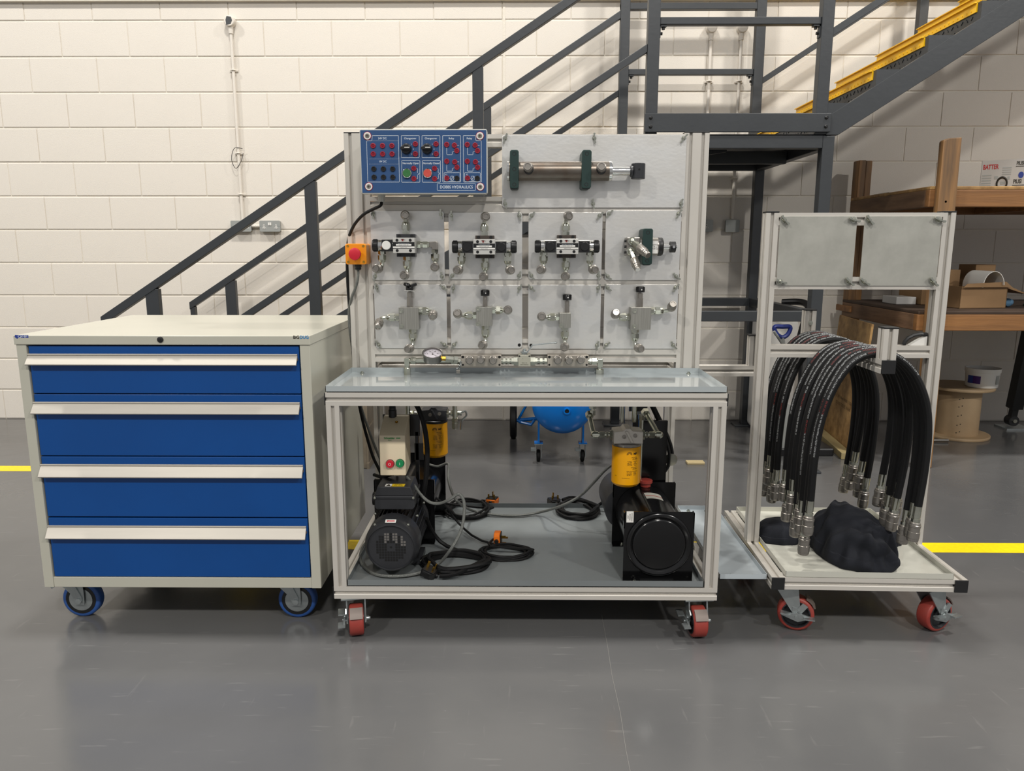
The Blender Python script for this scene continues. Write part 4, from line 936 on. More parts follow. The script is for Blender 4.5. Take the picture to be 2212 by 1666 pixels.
elbowpipe(PU, [(xf-.010, 2.50, zp+.03), (xf-.010, 2.50, zp+.11)], .0065)
B(PU).tube(spline([(.45, 2.60, .70), (.52, 2.60, .55), (.535, 2.60, .45), (.47, 2.60, .36)], 6), .006, 8).tube(spline([(.46, 2.63, .70), (.545, 2.62, .52), (.54, 2.62, .44), (.48, 2.62, .36)], 6), .006, 8).build('cables', m_rub, PU)
B(PU).box(.36, .39, 2.548, 2.60, .40, .545).box(.42, .52, 2.56, 2.575, .38, .62).build('bracket', m_blkpaint, PU)
B(PU).lathe((.545, 2.60, .47), (-.4, -1, 0), [(0, .022), (.006, .022), (.006, .015)], 20).build('pump_port', m_zinc, PU)
# ------------------------------------------------------------------ left power unit (motor end facing out)
PL_ = thing('power_unit', 'black hydraulic power unit with its motor fan cover facing out and shaded yellow filter', 'power unit', (-.405, 2.5, .172))
U = PL_; mx, mz, R_ = -.405, .277, .088
fan = B(U); fan.lathe((mx, 2.252, mz), (0, 1, 0), [(0, .073), (-.006, .075), (0, .080), (.018, .087), (.030, .088), (.075, .088), (.076, .086)], 56, caps=False)
fan = fan.build('fan_cover', m_motor, U, angle=50)
gr = B(U); gr.lathe((mx, 2.2535, mz), (0, 1, 0), [(0, .0735), (.002, .0735)], 48); gr.build('fan_grille', m_motor, fan)
hs = B(U); hs2 = B(U)
for i in range(-6, 7):
    for j in range(-6, 7):
        gxx, gzz = i*.0087, j*.0087; d_ = sqrt(gxx*gxx+gzz*gzz)
        if d_ < .0505 and not (abs(i) < 2 and abs(j) < 2):
            (hs2 if (j > 0 and d_ > .02 and i > -4 and (i*7+j*3) % 3) else hs).box(mx+gxx-.0034, mx+gxx+.0034, 2.2528, 2.2534, mz+gzz-.0034, mz+gzz+.0034)
hs.lathe((mx, 2.2534, mz), (0, -1, 0), [(0, .0035), (.0006, .0035)], 12)
hs.build('grille_holes', m_dark, fan); hs2.build('grille_openings', m_coupd, fan)
ML = Matrix.Translation((mx, 2.2605, mz+.0845)) @ Matrix.Rotation(radians(21), 4, 'X')
B(U).box(-.017, .017, -.0075, .0075, 0, .0006, ML).build('arrow_label', m_pwhite, fan)
B(U).prism([(-.013, 0), (-.008, .004), (-.008, .0018), (.013, .0018), (.013, -.0018), (-.008, -.0018), (-.008, -.004)], 'z', .0006, .0010, ML).build('arrow', m_redp, fan)
B(U).rod((mx, 2.325, mz), (mx, 2.50, mz), .072, n=36).rod((mx, 2.50, mz), (mx, 2.53, mz), .088, n=36).build('motor_body', m_motor, U)
fn = B(U)
for i in range(30):
    a = 2*pi*i/30; fn.box(.070, .086, 2.33, 2.495, -.0012, .0012, Matrix.Translation((mx, 0, mz)) @ Matrix.Rotation(a, 4, 'Y'))
fn.build('cooling_fins', m_motor, U)
tb = B(U).prism([(-.462, .375), (-.345, .375), (-.339, .382), (-.339, .412), (-.468, .412), (-.468, .382)], 'y', 2.33, 2.45).box(-.472, -.335, 2.326, 2.454, .412, .422)
tb.prism([(-.466, .422), (-.341, .422), (-.350, .452), (-.458, .452)], 'y', 2.330, 2.450); tb.build('terminal_box', m_motor, U, bevel=.002)
B(U).lathe((-.470, 2.39, .392), (-1, 0, 0), [(0, .022), (.014, .022)], 20).build('capacitor_end', m_black, U)
cs_ = B(U)
for x, z, y in ((-.466, .417, 2.325), (-.341, .417, 2.325), (mx-.052, mz+.07, 2.27), (mx+.054, mz+.07, 2.27), (mx-.06, .365, 2.32), (mx+.075, .355, 2.33), (mx+.088, .375, 2.40), (mx+.083, .195, 2.34)): cs_.lathe((x, y, z), (0, -1, 0), [(0, .0045), (.004, .0040), (.005, .002)], 10)
cs_.build('screws', m_zinc, U)
wl = B(U); Mw = Matrix.Translation((-.405, 2.3295, .4455)) @ Matrix.Rotation(radians(-20), 4, 'X')
B(U).box(-.434, -.413, 2.333, 2.36, .4525, .4528).build('warning_symbol', m_pwhite, U)
B(U).box(-.412, -.371, 2.333, 2.36, .4525, .4528).build('warning_label', m_yelab, U)
B(U).prism([(-.432, 2.336), (-.415, 2.336), (-.4235, 2.357)], 'z', .4528, .4530).build('warning_triangle', m_print, U)
text('Danger', .0085, (-.3915, 2.352, .4531), m_print, U, rot=(0, 0, 0)); text('400 Volts', .0075, (-.3915, 2.342, .4531), m_print, U, rot=(0, 0, 0))
for x in (mx-.062, mx+.062):
    B(U).box(x-.02, x+.02, 2.36, 2.46, zt+.002, zt+.022).lathe((x, 2.40, zt), (0, 0, 1), [(0, .011), (.004, .011)], 16).build('motor_foot', m_motor, U)
uplate(U, -.515, -.30, 2.56, zt, .405, 'mounting_plate')
B(U).rod((-.40, 2.57, .295), (-.40, 2.86, .295), .098, n=40).build('reservoir', m_blkpaint, U)
uplate(U, -.505, -.29, 2.86, zt, .42, 'rear_plate')
xf, zf0 = xz(938, 992, 2.80); _, zf1 = xz(938, 917, 2.80)
m_filt2 = m_filt
zp = filt(U, xf, 2.85, zf1, zf0, right=False); prints(U, xf, 2.85, zf1, .0485)
for s in (-1, 1):
    fb = B(U); x = xf+s*.049
    for a, c, r_, n__ in ((0, .006, .018, 6), (.006, .012, .008, 12), (.012, .020, .0125, 6), (.020, .030, .007, 12), (.030, .040, .012, 6), (.040, .055, .010, 12)): fb.rod((x+s*a, 2.85, zp), (x+s*c, 2.85, zp), r_, n=n__)
    fb.build('port_fitting', m_zinc, U)
for a, c in ((-.048, -.028), (-.024, -.008)): B(U).rod((xf+.082, 2.80, zp+a), (xf+.082, 2.80, zp+c), .013, n=6).build('pipe_nut', m_zinc, U)
elbowpipe(U, [(xf+.082, 2.80, zp-.05), (xf+.082, 2.80, .745)], .009); elbowpipe(U, [(xf-.10, 2.82, zp-.02), (xf-.10, 2.82, .745)], .009)
B(U).tube(spline([(xf+.10, 2.85, zp), (xf+.118, 2.85, zp+.008), (xf+.122, 2.85, zp-.010), (xf+.105, 2.85, zp-.03), (xf+.10, 2.85, zp-.065)], 5), .004, 6).tube(spline([(xf-.10, 2.85, zp), (xf-.118, 2.85, zp-.01), (xf-.13, 2.85, zp-.04)], 5), .004, 6).build('small_pipes', m_galv, U)
# switch box on its bracket
bx = B(U).box(-.46, -.335, 2.475, 2.482, .585, .66).box(-.352, -.340, 2.475, 2.485, .405, .60).box(-.355, -.325, 2.475, 2.482, .50, .56).box(-.42, -.412, 2.47, 2.478, .455, .50); bx.build('switch_bracket', m_blkpaint, U, bevel=.001)
x0, z1 = xz(818.5, 941, 2.36); x1, z0 = xz(877, 1028, 2.36)
sw = B(U).prism([(2.36, z0), (2.473, z0+.008), (2.473, z1+.045), (2.452, z1+.043), (2.36, z1)], 'x', x0, x1).build('motor_switch', m_cream, U, bevel=.003)
xl_, zl_ = xz(830, 947, 2.359)
text('Schneider', .0088, (xl_-.001, 2.3592, zl_), m_greenp, sw, ax='L', bold=.025); B(U).box(xl_+.0385, xl_+.052, 2.3592, 2.3598, zl_-.001, zl_+.0015).build('logo_bar', m_greenp, sw)
text('Electric', .0040, (xl_+.012, 2.3592, zl_-.0065), m_greenp, sw, ax='L')
for k, m, s in (((842, 1003), m_redp, 'O'), ((863.5, 1002), m_grn, 'I')):
    x, z = xz(*k, 2.352)
    g = B(U).lathe((x, 2.361, z), (0, -1, 0), [(0, .0142), (.003, .0142), (.004, .0136)], 28).build('button_surround', m_dgreen, sw)
    B(U).lathe((x, 2.357, z), (0, -1, 0), [(0, .0132), (.006, .0130), (.008, .0118)], 28).build('button', m, sw)
    text(s, .012, (x, 2.3486, z), m_pwhite, sw, ext=.0004)
B(U).lathe(((x0+x1)/2+.006, 2.42, z1+.030), (0, -.55, 1), [(0, .005), (.002, .005), (.002, .003), (.0, .002)], 14).build('lid_screw', m_brass, sw)
gxx = (x0+x1)/2-.012
B(U).lathe((gxx, 2.455, z1+.04), (0, 0, 1), [(0, .0135), (.024, .0135), (.026, .0115), (.036, .011), (.040, .008)], 16).build('cable_gland', m_black, U)
B(U).tube(spline([(gxx, 2.455, z1+.075), (gxx+.005, 2.452, z1+.10), (gxx+.03, 2.45, z1+.118), (gxx+.075, 2.44, z1+.095), (gxx+.105, 2.43, z1+.03), (gxx+.118, 2.42, z1-.06), (gxx+.113, 2.42, z1-.15), (gxx+.105, 2.42, z1-.20), (gxx+.09, 2.43, z1-.26)], 8), .0082, 10).build('motor_cable', m_rub, U)
B(U).tube(spline([(-.50, 2.5, .44), (-.46, 2.44, .452), (-.42, 2.43, .47), (-.41, 2.44, .50)], 6), .006, 8).build('short_cable', m_rub, U)
# ------------------------------------------------------------------ cable coils and plugs on the lower tray
def coil(cx, cy, rx, ry, turns, r, label, lead=(), tail=(), z=.1715, seed=1, m=None):
    rnd = random.Random(seed); P = []; n = 18
    for i in range(turns*n):
        a = 2*pi*i/n+.3; t = i/n; k = 1-.07*(t % 2.3)+.07*sin(a*.45+seed); zz_ = z+r*(1.0+.9*(t))*(.70+.25*sin(a*1.5+seed))
        P.append((cx+rx*k*cos(a)+rnd.uniform(-.002, .002)+.006*sin(t*2), cy+ry*k*sin(a)+rnd.uniform(-.002, .002), max(z+r, zz_)))
    b = B().tube(spline([Vector(p) for p in lead]+[Vector(p) for p in P]+[Vector(p) for p in tail], 3), r, 7)
    return tag(b.build('coiled_cable', m or m_rub), label, 'cable')
def plug(x, y, z, rz, label, body, pitch=0, roll=0):
    T = thing('mains_plug', label, 'plug', (x, y, z), local=True); T.rotation_euler = (pitch, roll, rz)
    b = B(); b.prism([(-.025, -.008), (-.018, -.024), (.018, -.024), (.025, -.008), (.025, .018), (.018, .025), (-.018, .025), (-.025, .018)], 'z', 0, .022); b.build('plug_body', body, T, bevel=.003)
    B().box(-.022, .022, -.02, .02, .022, .0255).build('plug_face', m_black, T, bevel=.001)
    p = B(); p.box(-.002, .002, .008, .016, .025, .047).box(-.015, -.009, -.012, -.008, .025, .042).box(.009, .015, -.012, -.008, .025, .042); p.build('pins', m_brass, T)
    B().rod((0, -.03, .010), (0, -.020, .010), .007, .009, 10).build('cord_grip', m_black, T); return T
c1 = at(985, 1215, Z=.185); c2 = at(1092, 1190, Z=.185); c3 = at(1012, 1100, Z=.185); c4 = at(1247, 1100, Z=.185)
coil(c1.x, c1.y, .112, .080, 5, .0070, 'thick black cable coil nearest the front of the lower tray', seed=3, lead=[at(921, 1120, Z=.30), at(935, 1150, Z=.24), at(965, 1180, Z=.19)], tail=[at(985, 1240, Z=.19), at(950, 1245, Z=.185)])
coil(c2.x, c2.y, .090, .062, 5, .0042, 'thin black cable coil lying right of the thick front coil', seed=5, lead=[at(925, 1065, Z=.33), at(960, 1090, Z=.28), at(990, 1130, Z=.20), at(1040, 1168, Z=.185)], tail=[at(1060, 1180, Z=.2), at(1066, 1165, Z=.2)])
coil(c3.x, c3.y, .085, .105, 6, .0048, 'black cable coil at the back of the tray beside the left power unit', seed=8, lead=[at(925, 1065, Z=.33), at(945, 1085, Z=.24)], tail=[at(1040, 1082, Z=.20), at(1048, 1082, Z=.20)])
coil(c4.x, c4.y, .080, .095, 5, .0062, 'black cable coil at the back of the tray beside the right power unit', seed=11, lead=[at(1325, 1072, Z=.25), at(1295, 1090, Z=.20), at(1275, 1108, Z=.185)], tail=[at(1240, 1075, Z=.19), at(1215, 1080, Z=.19)])
p = at(925, 1248, Z=.172); plug(p.x, p.y+.01, .175, radians(75), 'black mains plug at the front edge of the lower tray', m_black, pitch=radians(20))
p = at(1063, 1088, Z=.172); plug(p.x, p.y, .1725, radians(-15), 'orange mains plug with pins up at the back of the lower tray', m_orplug)
p = at(1068, 1170, Z=.19); plug(p.x, p.y, .20, radians(-5), 'orange mains plug standing on edge with pins to the right', m_orplug, roll=radians(88))
p = at(1197, 1090, Z=.172); plug(p.x, p.y, .1725, radians(20), 'black mains plug with pins up beside the right-hand cable coil', m_black)
def hose2(P, r, label, m=m_braid): return tag(B().tube(spline([at(a, b_, Y=c) if k == 'Y' else at(a, b_, Z=c) for a, b_, k, c in P], 6), r, 8).build('braided_hose', m), label, 'hose')
hose2([(878, 1030, 'Y', 2.42), (893, 1047, 'Y', 2.40), (910, 1070, 'Y', 2.38), (928, 1085, 'Y', 2.37), (948, 1088, 'Y', 2.37), (970, 1080, 'Y', 2.36), (990, 1068, 'Y', 2.36), (1001, 1080, 'Y', 2.35), (1003, 1105, 'Y', 2.33), (996, 1145, 'Y', 2.30), (975, 1185, 'Y', 2.27), (945, 1220, 'Z', .20), (905, 1238, 'Z', .182), (860, 1245, 'Z', .179), (815, 1242, 'Z', .179), (787, 1225, 'Z', .179), (778, 1205, 'Z', .179), (785, 1180, 'Z', .179), (800, 1165, 'Z', .179)], .0052, 'grey braided hose looping round the left motor to the front')
hose2([(925, 1003, 'Y', 2.78), (945, 1008, 'Y', 2.76), (968, 1002, 'Y', 2.75), (968, 1030, 'Y', 2.70), (975, 1060, 'Y', 2.62), (990, 1085, 'Y', 2.55), (1020, 1103, 'Z', .20), (1065, 1112, 'Z', .18), (1120, 1114, 'Z', .179), (1170, 1106, 'Z', .19), (1215, 1092, 'Y', 2.68), (1255, 1070, 'Y', 2.66), (1285, 1040, 'Y', 2.64), (1305, 1018, 'Y', 2.64), (1325, 1002, 'Y', 2.64)], .0050, 'grey braided hose crossing the tray between the two power units')
# ------------------------------------------------------------------ hose trolley
HT = thing('hose_trolley', 'aluminium profile trolley on red castors with white tray and hose arms', 'trolley', (.79, 2.205, 0), radians(-1.5), local=True)
TM = Matrix.Translation((.79, 2.205, 0)) @ Matrix.Rotation(radians(-1.5), 4, 'Z')
def hp(ax, *a, n='frame_rail'): return B().prof(ax, *a).build(n, m_alu, HT, angle=20)
def hcap(x0, x1, y0, y1, z0, z1): B().box(x0, x1, y0, y1, z0, z1).build('end_cap', m_cap, HT, bevel=.001)
for x in (0, .56):
    hp('y', 0, .61, x, x+.04, .163, .203); hcap(x, x+.04, -.004, 0, .163, .203)
    hp('z', .203, 1.325, x, x+.04, .285, .325, n='upright'); hcap(x-.001, x+.041, .284, .326, 1.325, 1.330)
for y in (0, .57): hp('x', .04, .56, y, y+.04, .163, .203)
hp('x', .04, .56, .285, .325, 1.285, 1.325, n='panel_rail'); hp('x', .04, .56, .285, .325, 1.080, 1.120, n='panel_rail'); hp('x', .04, .56, .285, .325, .855, .895, n='cross_rail')
hp('y', -.045, .285, .257, .297, .855, .895, n='hose_arm'); hcap(.257, .297, -.049, -.045, .855, .895)
hp('y', .325, .64, .257, .297, .855, .895, n='hose_arm')
for y in (-.045, .60): hp('z', .895, .985, .257, .297, y, y+.04, n='arm_stub'); hcap(.256, .298, y-.001, y+.041, .985, .990)
B().lathe((.277, .60, .94), (0, -1, 0), [(0, .008), (.003, .008), (.003, .004), (.006, .004)], 14).build('bolt', m_zinc, HT)
tray(HT, .043, .556, .002, .60, .2035, .019, m_trayw, o=1, name='white_tray')
gd_ = B(); gd_.prism([(.50, .895), (.555, .895), (.555, .925), (.535, .918), (.515, .905)], 'y', .30, .32).build('hose_guide', m_pwhite, HT)
B().tube([(.485+.0, .31, .896), (.487, .31, .905), (.497, .31, .918), (.515, .31, .928), (.535, .31, .932), (.558, .31, .930)], .007, 8).build('guide_strip', m_black, HT)
caster(HT, .078, .075, .163, .056, .045, radians(-16), m_red, 'red'); caster(HT, .524, .065, .163, .056, .045, radians(24), m_red, 'red')
for x in (.075, .525): caster(HT, x, .55, .163, .052, .045, radians(60), m_red, 'red', brake=False)
TI = TM.inverted()
def tpanel(x0, x1, z0, z1, label):
    T = thing('blank_panel', label, 'panel', (0, 0, 0), local=True); T.matrix_world = TM @ Matrix.Translation(((x0+x1)/2, .285, z0)); 
    ox, oz = (x0+x1)/2, z0
    B().prism(rrect(x0-ox, x1-ox, 0, z1-z0, .010), 'y', -.004, 0).build('plate', m_plate2, T, bevel=.0006)
    for x in (x0+.012, x1-.012):
        for z in (z0+.013, z1-.013): link(wnm, 'wing_nut', T, Matrix.Translation((x-ox, -.004, z-oz)) @ Matrix.Rotation(random.uniform(.3, 1.3), 4, 'Y') @ Matrix.Diagonal((1.15, 1.2, 1.15, 1)))
tpanel(.044, .288, 1.092, 1.314, 'plain grey panel on the hose trolley, left of the gap')
tpanel(.312, .556, 1.092, 1.314, 'plain grey panel with fingerprints on the hose trolley, right of the gap')
# hoses
prof_ = [(-.171, .45), (-.169, .58), (-.158, .70), (-.128, .805), (-.078, .882), (-.015, .9075), (.045, .896), (.100, .848), (.140, .770), (.157, .68), (.158, .56), (.149, .44)]
cm = B().lathe((0, 0, 0), (0, 0, -1), [(0, .0118), (.034, .0118), (.034, .010), (.040, .010)], 16).rod((0, 0, -.040), (0, 0, -.050), .0128, n=6).mesh('ferrule', m_zinc)
cm2 = B().lathe((0, 0, -.050), (0, 0, -1), [(0, .0125), (.003, .0155), (.008, .0160), (.009, .0175), (.015, .0175), (.016, .0165), (.030, .0165), (.031, .0180), (.050, .0180), (.051, .0170), (.056, .0172), (.060, .0160), (.062, .013)], 22).mesh('quick_coupling', m_coup, 30)
def place_c(h, p, d):
    d = d.normalized(); q_ = d.rotation_difference(Vector((0, 0, -1))).inverted()
    Mx = Matrix.Translation(p) @ q_.to_matrix().to_4x4()
    f = link(cm, 'ferrule', h, Mx); link(cm2, 'quick_coupling', f)
rnd = random.Random(4)
hl = [(.008, 0, 0, 0), (.038, .010, -.075, .0), (.068, -.005, -.02, -.03), (.10, -.02, .0, -.01), (.135, .012, -.05, .03), (.17, -.012, .02, -.02), (.205, .004, -.03, .0), (.24, -.01, .03, .03),
      (.352, .0, .0, -.02), (.385, -.008, -.02, .03), (.42, .006, .03, .0), (.455, -.004, .0, .045), (.49, .008, -.03, .0), (.525, -.003, .03, -.02)]
names = ['nearest the front end cap', 'second from the front end cap', 'third from the front end cap', 'fourth from the front end cap', 'fifth from the front end cap', 'sixth from the front end cap', 'seventh from the front end cap', 'just before the cross rail']
names += ['just behind the cross rail', 'second behind the cross rail', 'third behind the cross rail', 'fourth behind the cross rail', 'fifth behind the cross rail', 'farthest back, against the rear stub']
MSG = ['EN 857 2SC DN 10 WP 330 bar/4786 psi SQ/34 CH/24 0204', 'DN 10 WP 330 bar/4786 psi SQ/34 CH/24 0204 EN 857 2SC', 'WP 330 bar/4786 psi SQ/34 CH/24 0204 EN 857 DN 10']
for i, (hy, dx, dl, dr) in enumerate(hl):
    sx = 1+dx*2.2; skew = rnd.uniform(-.012, .012)
    P = []
    for j, (x, z) in enumerate(prof_):
        k = max(0, (.88-z)/.43); zz_ = z
        if z < .86: zz_ = z+(dl if x < 0 else dr)*k
        P.append(Vector((.277+x*(1+dx*1.5*k)+dx*.35*k, hy+skew*k*(1 if x > 0 else -1), zz_)))
    SP = spline(P, 8)
    b = B().tube(SP, .0117, 10)
    o = b.build('hydraulic_hose', m_rub); o.matrix_world = TM
    tag(o, 'black hydraulic hose over the trolley arm, '+names[i], 'hose', 'hydraulic hoses on the trolley')
    place_c(o, P[0], P[0]-P[1]); place_c(o, P[-1], P[-1]-P[-2])
    # printed line along the outside of the left leg
    m = m_white; outer = []
    vis = [p for p in SP if True]
    ang = radians(40 if i not in (0,) else 62)
    Lc = []; n = len(SP)
    for j in range(n-1, -1, -1) if False else range(n):
        a = SP[max(j-1, 0)]; c = SP[min(j+1, n-1)]; t = (c-a).normalized(); nr = Vector((-t.z, 0, t.x))
        Lc.append((SP[j]+nr*(.0121*cos(ang))+Vector((0, -1, 0))*(.0121*sin(ang)), t, nr*cos(ang)+Vector((0, -sin(ang), 0))))
    # arc length table from the top down the left leg, glyphs laid one by one
    cum = [0]
    for j in range(1, n): cum.append(cum[-1]+(Lc[j][0]-Lc[j-1][0]).length)
    top = cum[int(n*.66)]
    def sample(s):
        s = max(0, min(cum[-1]-1e-4, s))
        for j in range(1, n):
            if cum[j] >= s: break
        k = (s-cum[j-1])/max(1e-9, cum[j]-cum[j-1]); return Lc[j-1][0].lerp(Lc[j][0], k), Lc[j][1], Lc[j][2]
    s = top-rnd.uniform(0, .13); msg = MSG[i % 3]
    wr = {m_white: [[], []], m_hred: [[], []]}
    cu = bpy.data.curves.new('t', 'FONT'); cu.size = .0070; cu.resolution_u = 1
    to = bpy.data.objects.new('t', cu); C.objects.link(to)
    reps = 3 if i in (0, 1, 3, 5, 8, 10) else 2
    msg = (msg+'   ')*reps
    cu.body = msg; bpy.context.view_layer.update()
    me = bpy.data.meshes.new_from_object(to.evaluated_get(bpy.context.evaluated_depsgraph_get()))
    vs = []; 
    for v in me.vertices:
        p, t, nn = sample(s-v.co.x)      # text runs down the left leg
        upv = t.cross(nn).normalized()
        vs.append(p-upv*(v.co.y-.003) if False else p+upv*(v.co.y-.003)*1.0)
    L_ = [(f.vertices[:], sum(me.vertices[q_].co.x for q_ in f.vertices)/len(f.vertices)) for f in me.polygons]
    bpy.data.objects.remove(to); bpy.data.curves.remove(cu)
    white = [f for f, x in L_ if int(x/.045) % 5 != 3]; red = [f for f, x in L_ if int(x/.045) % 5 == 3]
    for fs, mm, nm in ((white, m_hwhite, 'printed_text'), (red, m_hred, 'printed_text')):
        if not fs: continue
        m2 = bpy.data.meshes.new(nm); m2.from_pydata([tuple(v) for v in vs], [], fs); m2.materials.append(mm); link(m2, nm, o)
# cloths
def cloth(name, label, cx, cy, rx, ry, h, seed, z0=.2056, pw=2.2, folds=1.0, tilt=0):
    n, m_ = 220, 130; vs = []; fs = []
    for j in range(m_+1):
        for i in range(n):
            t = j/m_; a = 2*pi*i/n
            ed = 1+.16*noise.noise((cos(a)*1.2+seed, sin(a)*1.2, seed))+.05*noise.noise((cos(a)*4+seed, sin(a)*4, 1))
            x = rx*t*ed*cos(a); y = ry*t*ed*sin(a)
            dome = max(0, 1-t**pw)**.55
            wx = x+.03*noise.noise((x*9, y*9, seed)); wy = y+.04*noise.noise((x*7+5, y*7, seed))
            g1 = sin(2*pi*(wy*13+wx*5)+2*noise.noise((wx*10, wy*10, seed+2))); g2 = sin(2*pi*(wx*17-wy*6)+seed)
            fr = min(1, max(0, (.35-y/ry)*1.1)); sl = sqrt(max(0, dome*(1-dome)))*2
            base = h*dome*(1-.25*folds*abs(noise.noise((x*6, y*8, seed))))*(1+tilt*y/ry)
            hh = base+folds*dome**.5*(.012*max(0, g1)**.6*fr*(.3+sl)+.004*g2*(.3+sl)+.008*noise.noise((wx*16, wy*16, 4)))
            k = 1+folds*(.09*g1*fr+.03*g2)*sl
            drop = .004+.004*noise.noise((x*30, y*30, 3))
            vs.append((cx+x*k, cy+y*k, z0+.001+max(0, hh)+(drop if t > .96 else 0)))
    for j in range(m_):
        for i in range(n): k = (i+1) % n; fs.append((j*n+i, (j+1)*n+i, (j+1)*n+k, j*n+k))
    base = len(vs)
    for i in range(n): v = vs[m_*n+i]; vs.append((cx+(v[0]-cx)*.98, cy+(v[1]-cy)*.98, z0+.0005))
    for i in range(n): k = (i+1) % n; fs.append((m_*n+i, base+i, base+k, m_*n+k))
    b = B(); b.add(vs, fs)
    o = b.build(name, m_navy, angle=180); return tag(o, label, 'cloth')
cloth('navy_cloth', 'large crumpled navy cloth on the white tray under the hoses', 1.122, 2.405, .128, .185, .155, 3.1, tilt=.25)
cloth('navy_cloth', 'flat navy cloth lying by the left upright of the hose trolley', .925, 2.53, .10, .075, .07, 7.4, folds=.5)
cloth('navy_cloth', 'small dark cloth bundle at the right rim of the white tray', 1.285, 2.50, .05, .06, .06, 9.2)
# ------------------------------------------------------------------ air compressor behind the bench
AC = thing('air_compressor', 'bright blue air compressor tank on small castors behind the bench', 'compressor', (.25, 4.4, 0))
tx_, ty0, tz = .245, 4.02, .362; tr = .172
B(AC).lathe((tx_, ty0, tz), (0, 1, 0), [(0, .001), (.003, .05), (.012, .10), (.030, .14), (.055, .163), (.085, tr), (.80, tr), (.83, .163), (.855, .14), (.873, .10), (.884, .001)], 56, caps=False).build('tank', m_blue3, AC, angle=60)
B(AC).lathe((tx_+.018, ty0+.006, tz-.025), (0, -1, 0), [(0, .020), (.014, .018), (.014, .012), (.002, .012)], 20, caps=False).build('drain_boss', m_blue3, AC)
B(AC).lathe((tx_+.018, ty0-.004, tz-.025), (0, -1, 0), [(0, .012), (.001, .012)], 20).build('drain_hole', m_dark, AC)
for x in (.114, .367):
    B(AC).box(x-.005, x+.005, 4.16, 4.22, .115, .30).box(x-.024, x+.024, 4.165, 4.215, .113, .120).build('bracket', m_blue3, AC)
    c = B(AC).box(x-.024, x+.024, 4.16, 4.22, .108, .114).box(x-.018, x-.014, 4.17, 4.22, .03, .108).box(x+.014, x+.018, 4.17, 4.22, .03, .108).box(x-.045, x-.015, 4.13, 4.17, .080, .092).build('caster', m_galv, AC)
    B(AC).lathe((x-.011, 4.205, .035), (1, 0, 0), [(0, .028), (.003, .035), (.019, .035), (.022, .028)], 24).build('wheel', m_rub, c)
for x in (-.035,):
    w_ = B(AC).lathe((x-.022, 4.75, .115), (1, 0, 0), [(0, .07), (0, .10), (.008, .115), (.036, .115), (.044, .10), (.044, .07)], 36).build('wheel', m_rub, AC)
    B(AC).rod((x, 4.75, .115), (tx_, 4.75, .14), .012, n=10).build('axle', m_blue3, w_)
B(AC).tube([(.00, 4.72, .115), (.08, 4.70, .10), (.10, 4.70, .13)], .010, 8).rod((.0, 4.74, .13), (.075, 4.72, .27), .008).build('axle_brace', m_blue3, AC)
B(AC).box(.14, .35, 4.30, 4.55, tz+tr-.01, tz+tr+.06).rod((.24, 4.35, .59), (.24, 4.35, .64), .055, n=24).build('pump_head', m_black, AC, bevel=.004)
# black upright frame with slots
BF = thing('sack_truck', 'black upright sack truck with two slots and a spoked wheel behind the yellow filter', 'sack truck', (.60, 3.4, 0))
def bx_(px0, px1, py0, py1, Y, t=.01): a = at(px0, py1, Y=Y); c = at(px1, py0, Y=Y); return (a.x, c.x, Y, Y+t, a.z, c.z)
yy_ = 3.35
for a in ((1346, 1352, 800, 1045), (1359, 1400, 800, 889), (1409, 1418, 800, 1045), (1363, 1399, 897, 1045), (1352, 1418, 1015, 1050)):
    B(BF).box(*bx_(*a, yy_)).build('frame_plate', m_blkpaint, BF)
B(BF).box(.50, .74, 3.30, 3.52, .0, .012).box(at(1346, 900, Y=yy_).x, at(1418, 900, Y=yy_).x, yy_+.002, yy_+.012, 0, .14).build('toe_plate', m_blkpaint, BF)
p = at(1410, 1003, Y=3.42)
wl_ = B(BF).tube([(p.x+.055*cos(t)*.6, 3.42+.055*cos(t)*.8, .075+.055*sin(t)) for t in [2*pi*i/24 for i in range(24)]], .018, 8, closed=True).build('wheel', m_rub, BF)
B(BF).rod((p.x-.02, 3.435, .075), (p.x+.02, 3.405, .075), .02).build('hub', m_chrome, wl_)
# crate under the stairs
m_crate = M('grey beige plywood', (142, 130, 112), .6, var=.4, vscale=4)
CRT = thing('wooden_crate', 'shaded plywood crate under the stairs seen through the left of the bench', 'crate', (-1.2, 4.4, 0))
B(CRT).box(-1.55, -.845, 4.04, 4.85, .0, .50).build('panel_box', m_crate, CRT, bevel=.004)
for z in (.0, .20, .46): B(CRT).box(-.847, -.833, 4.035, 4.86, z, z+.035).build('batten', m_crate, CRT)
for y in (4.04, 4.40, 4.80): B(CRT).box(-.846, -.836, y, y+.05, .035, .46).build('batten', m_crate, CRT)
# offcut of timber on the floor
p = at(1483, 1002, Z=0)
tag(B().box(p.x, p.x+.10, p.y-.02, p.y+.03, 0.0, .013).build('timber_offcut', M('pale timber', (186, 168, 126), .6), bevel=.002), 'pale timber offcut on the floor behind the bench', 'timber')
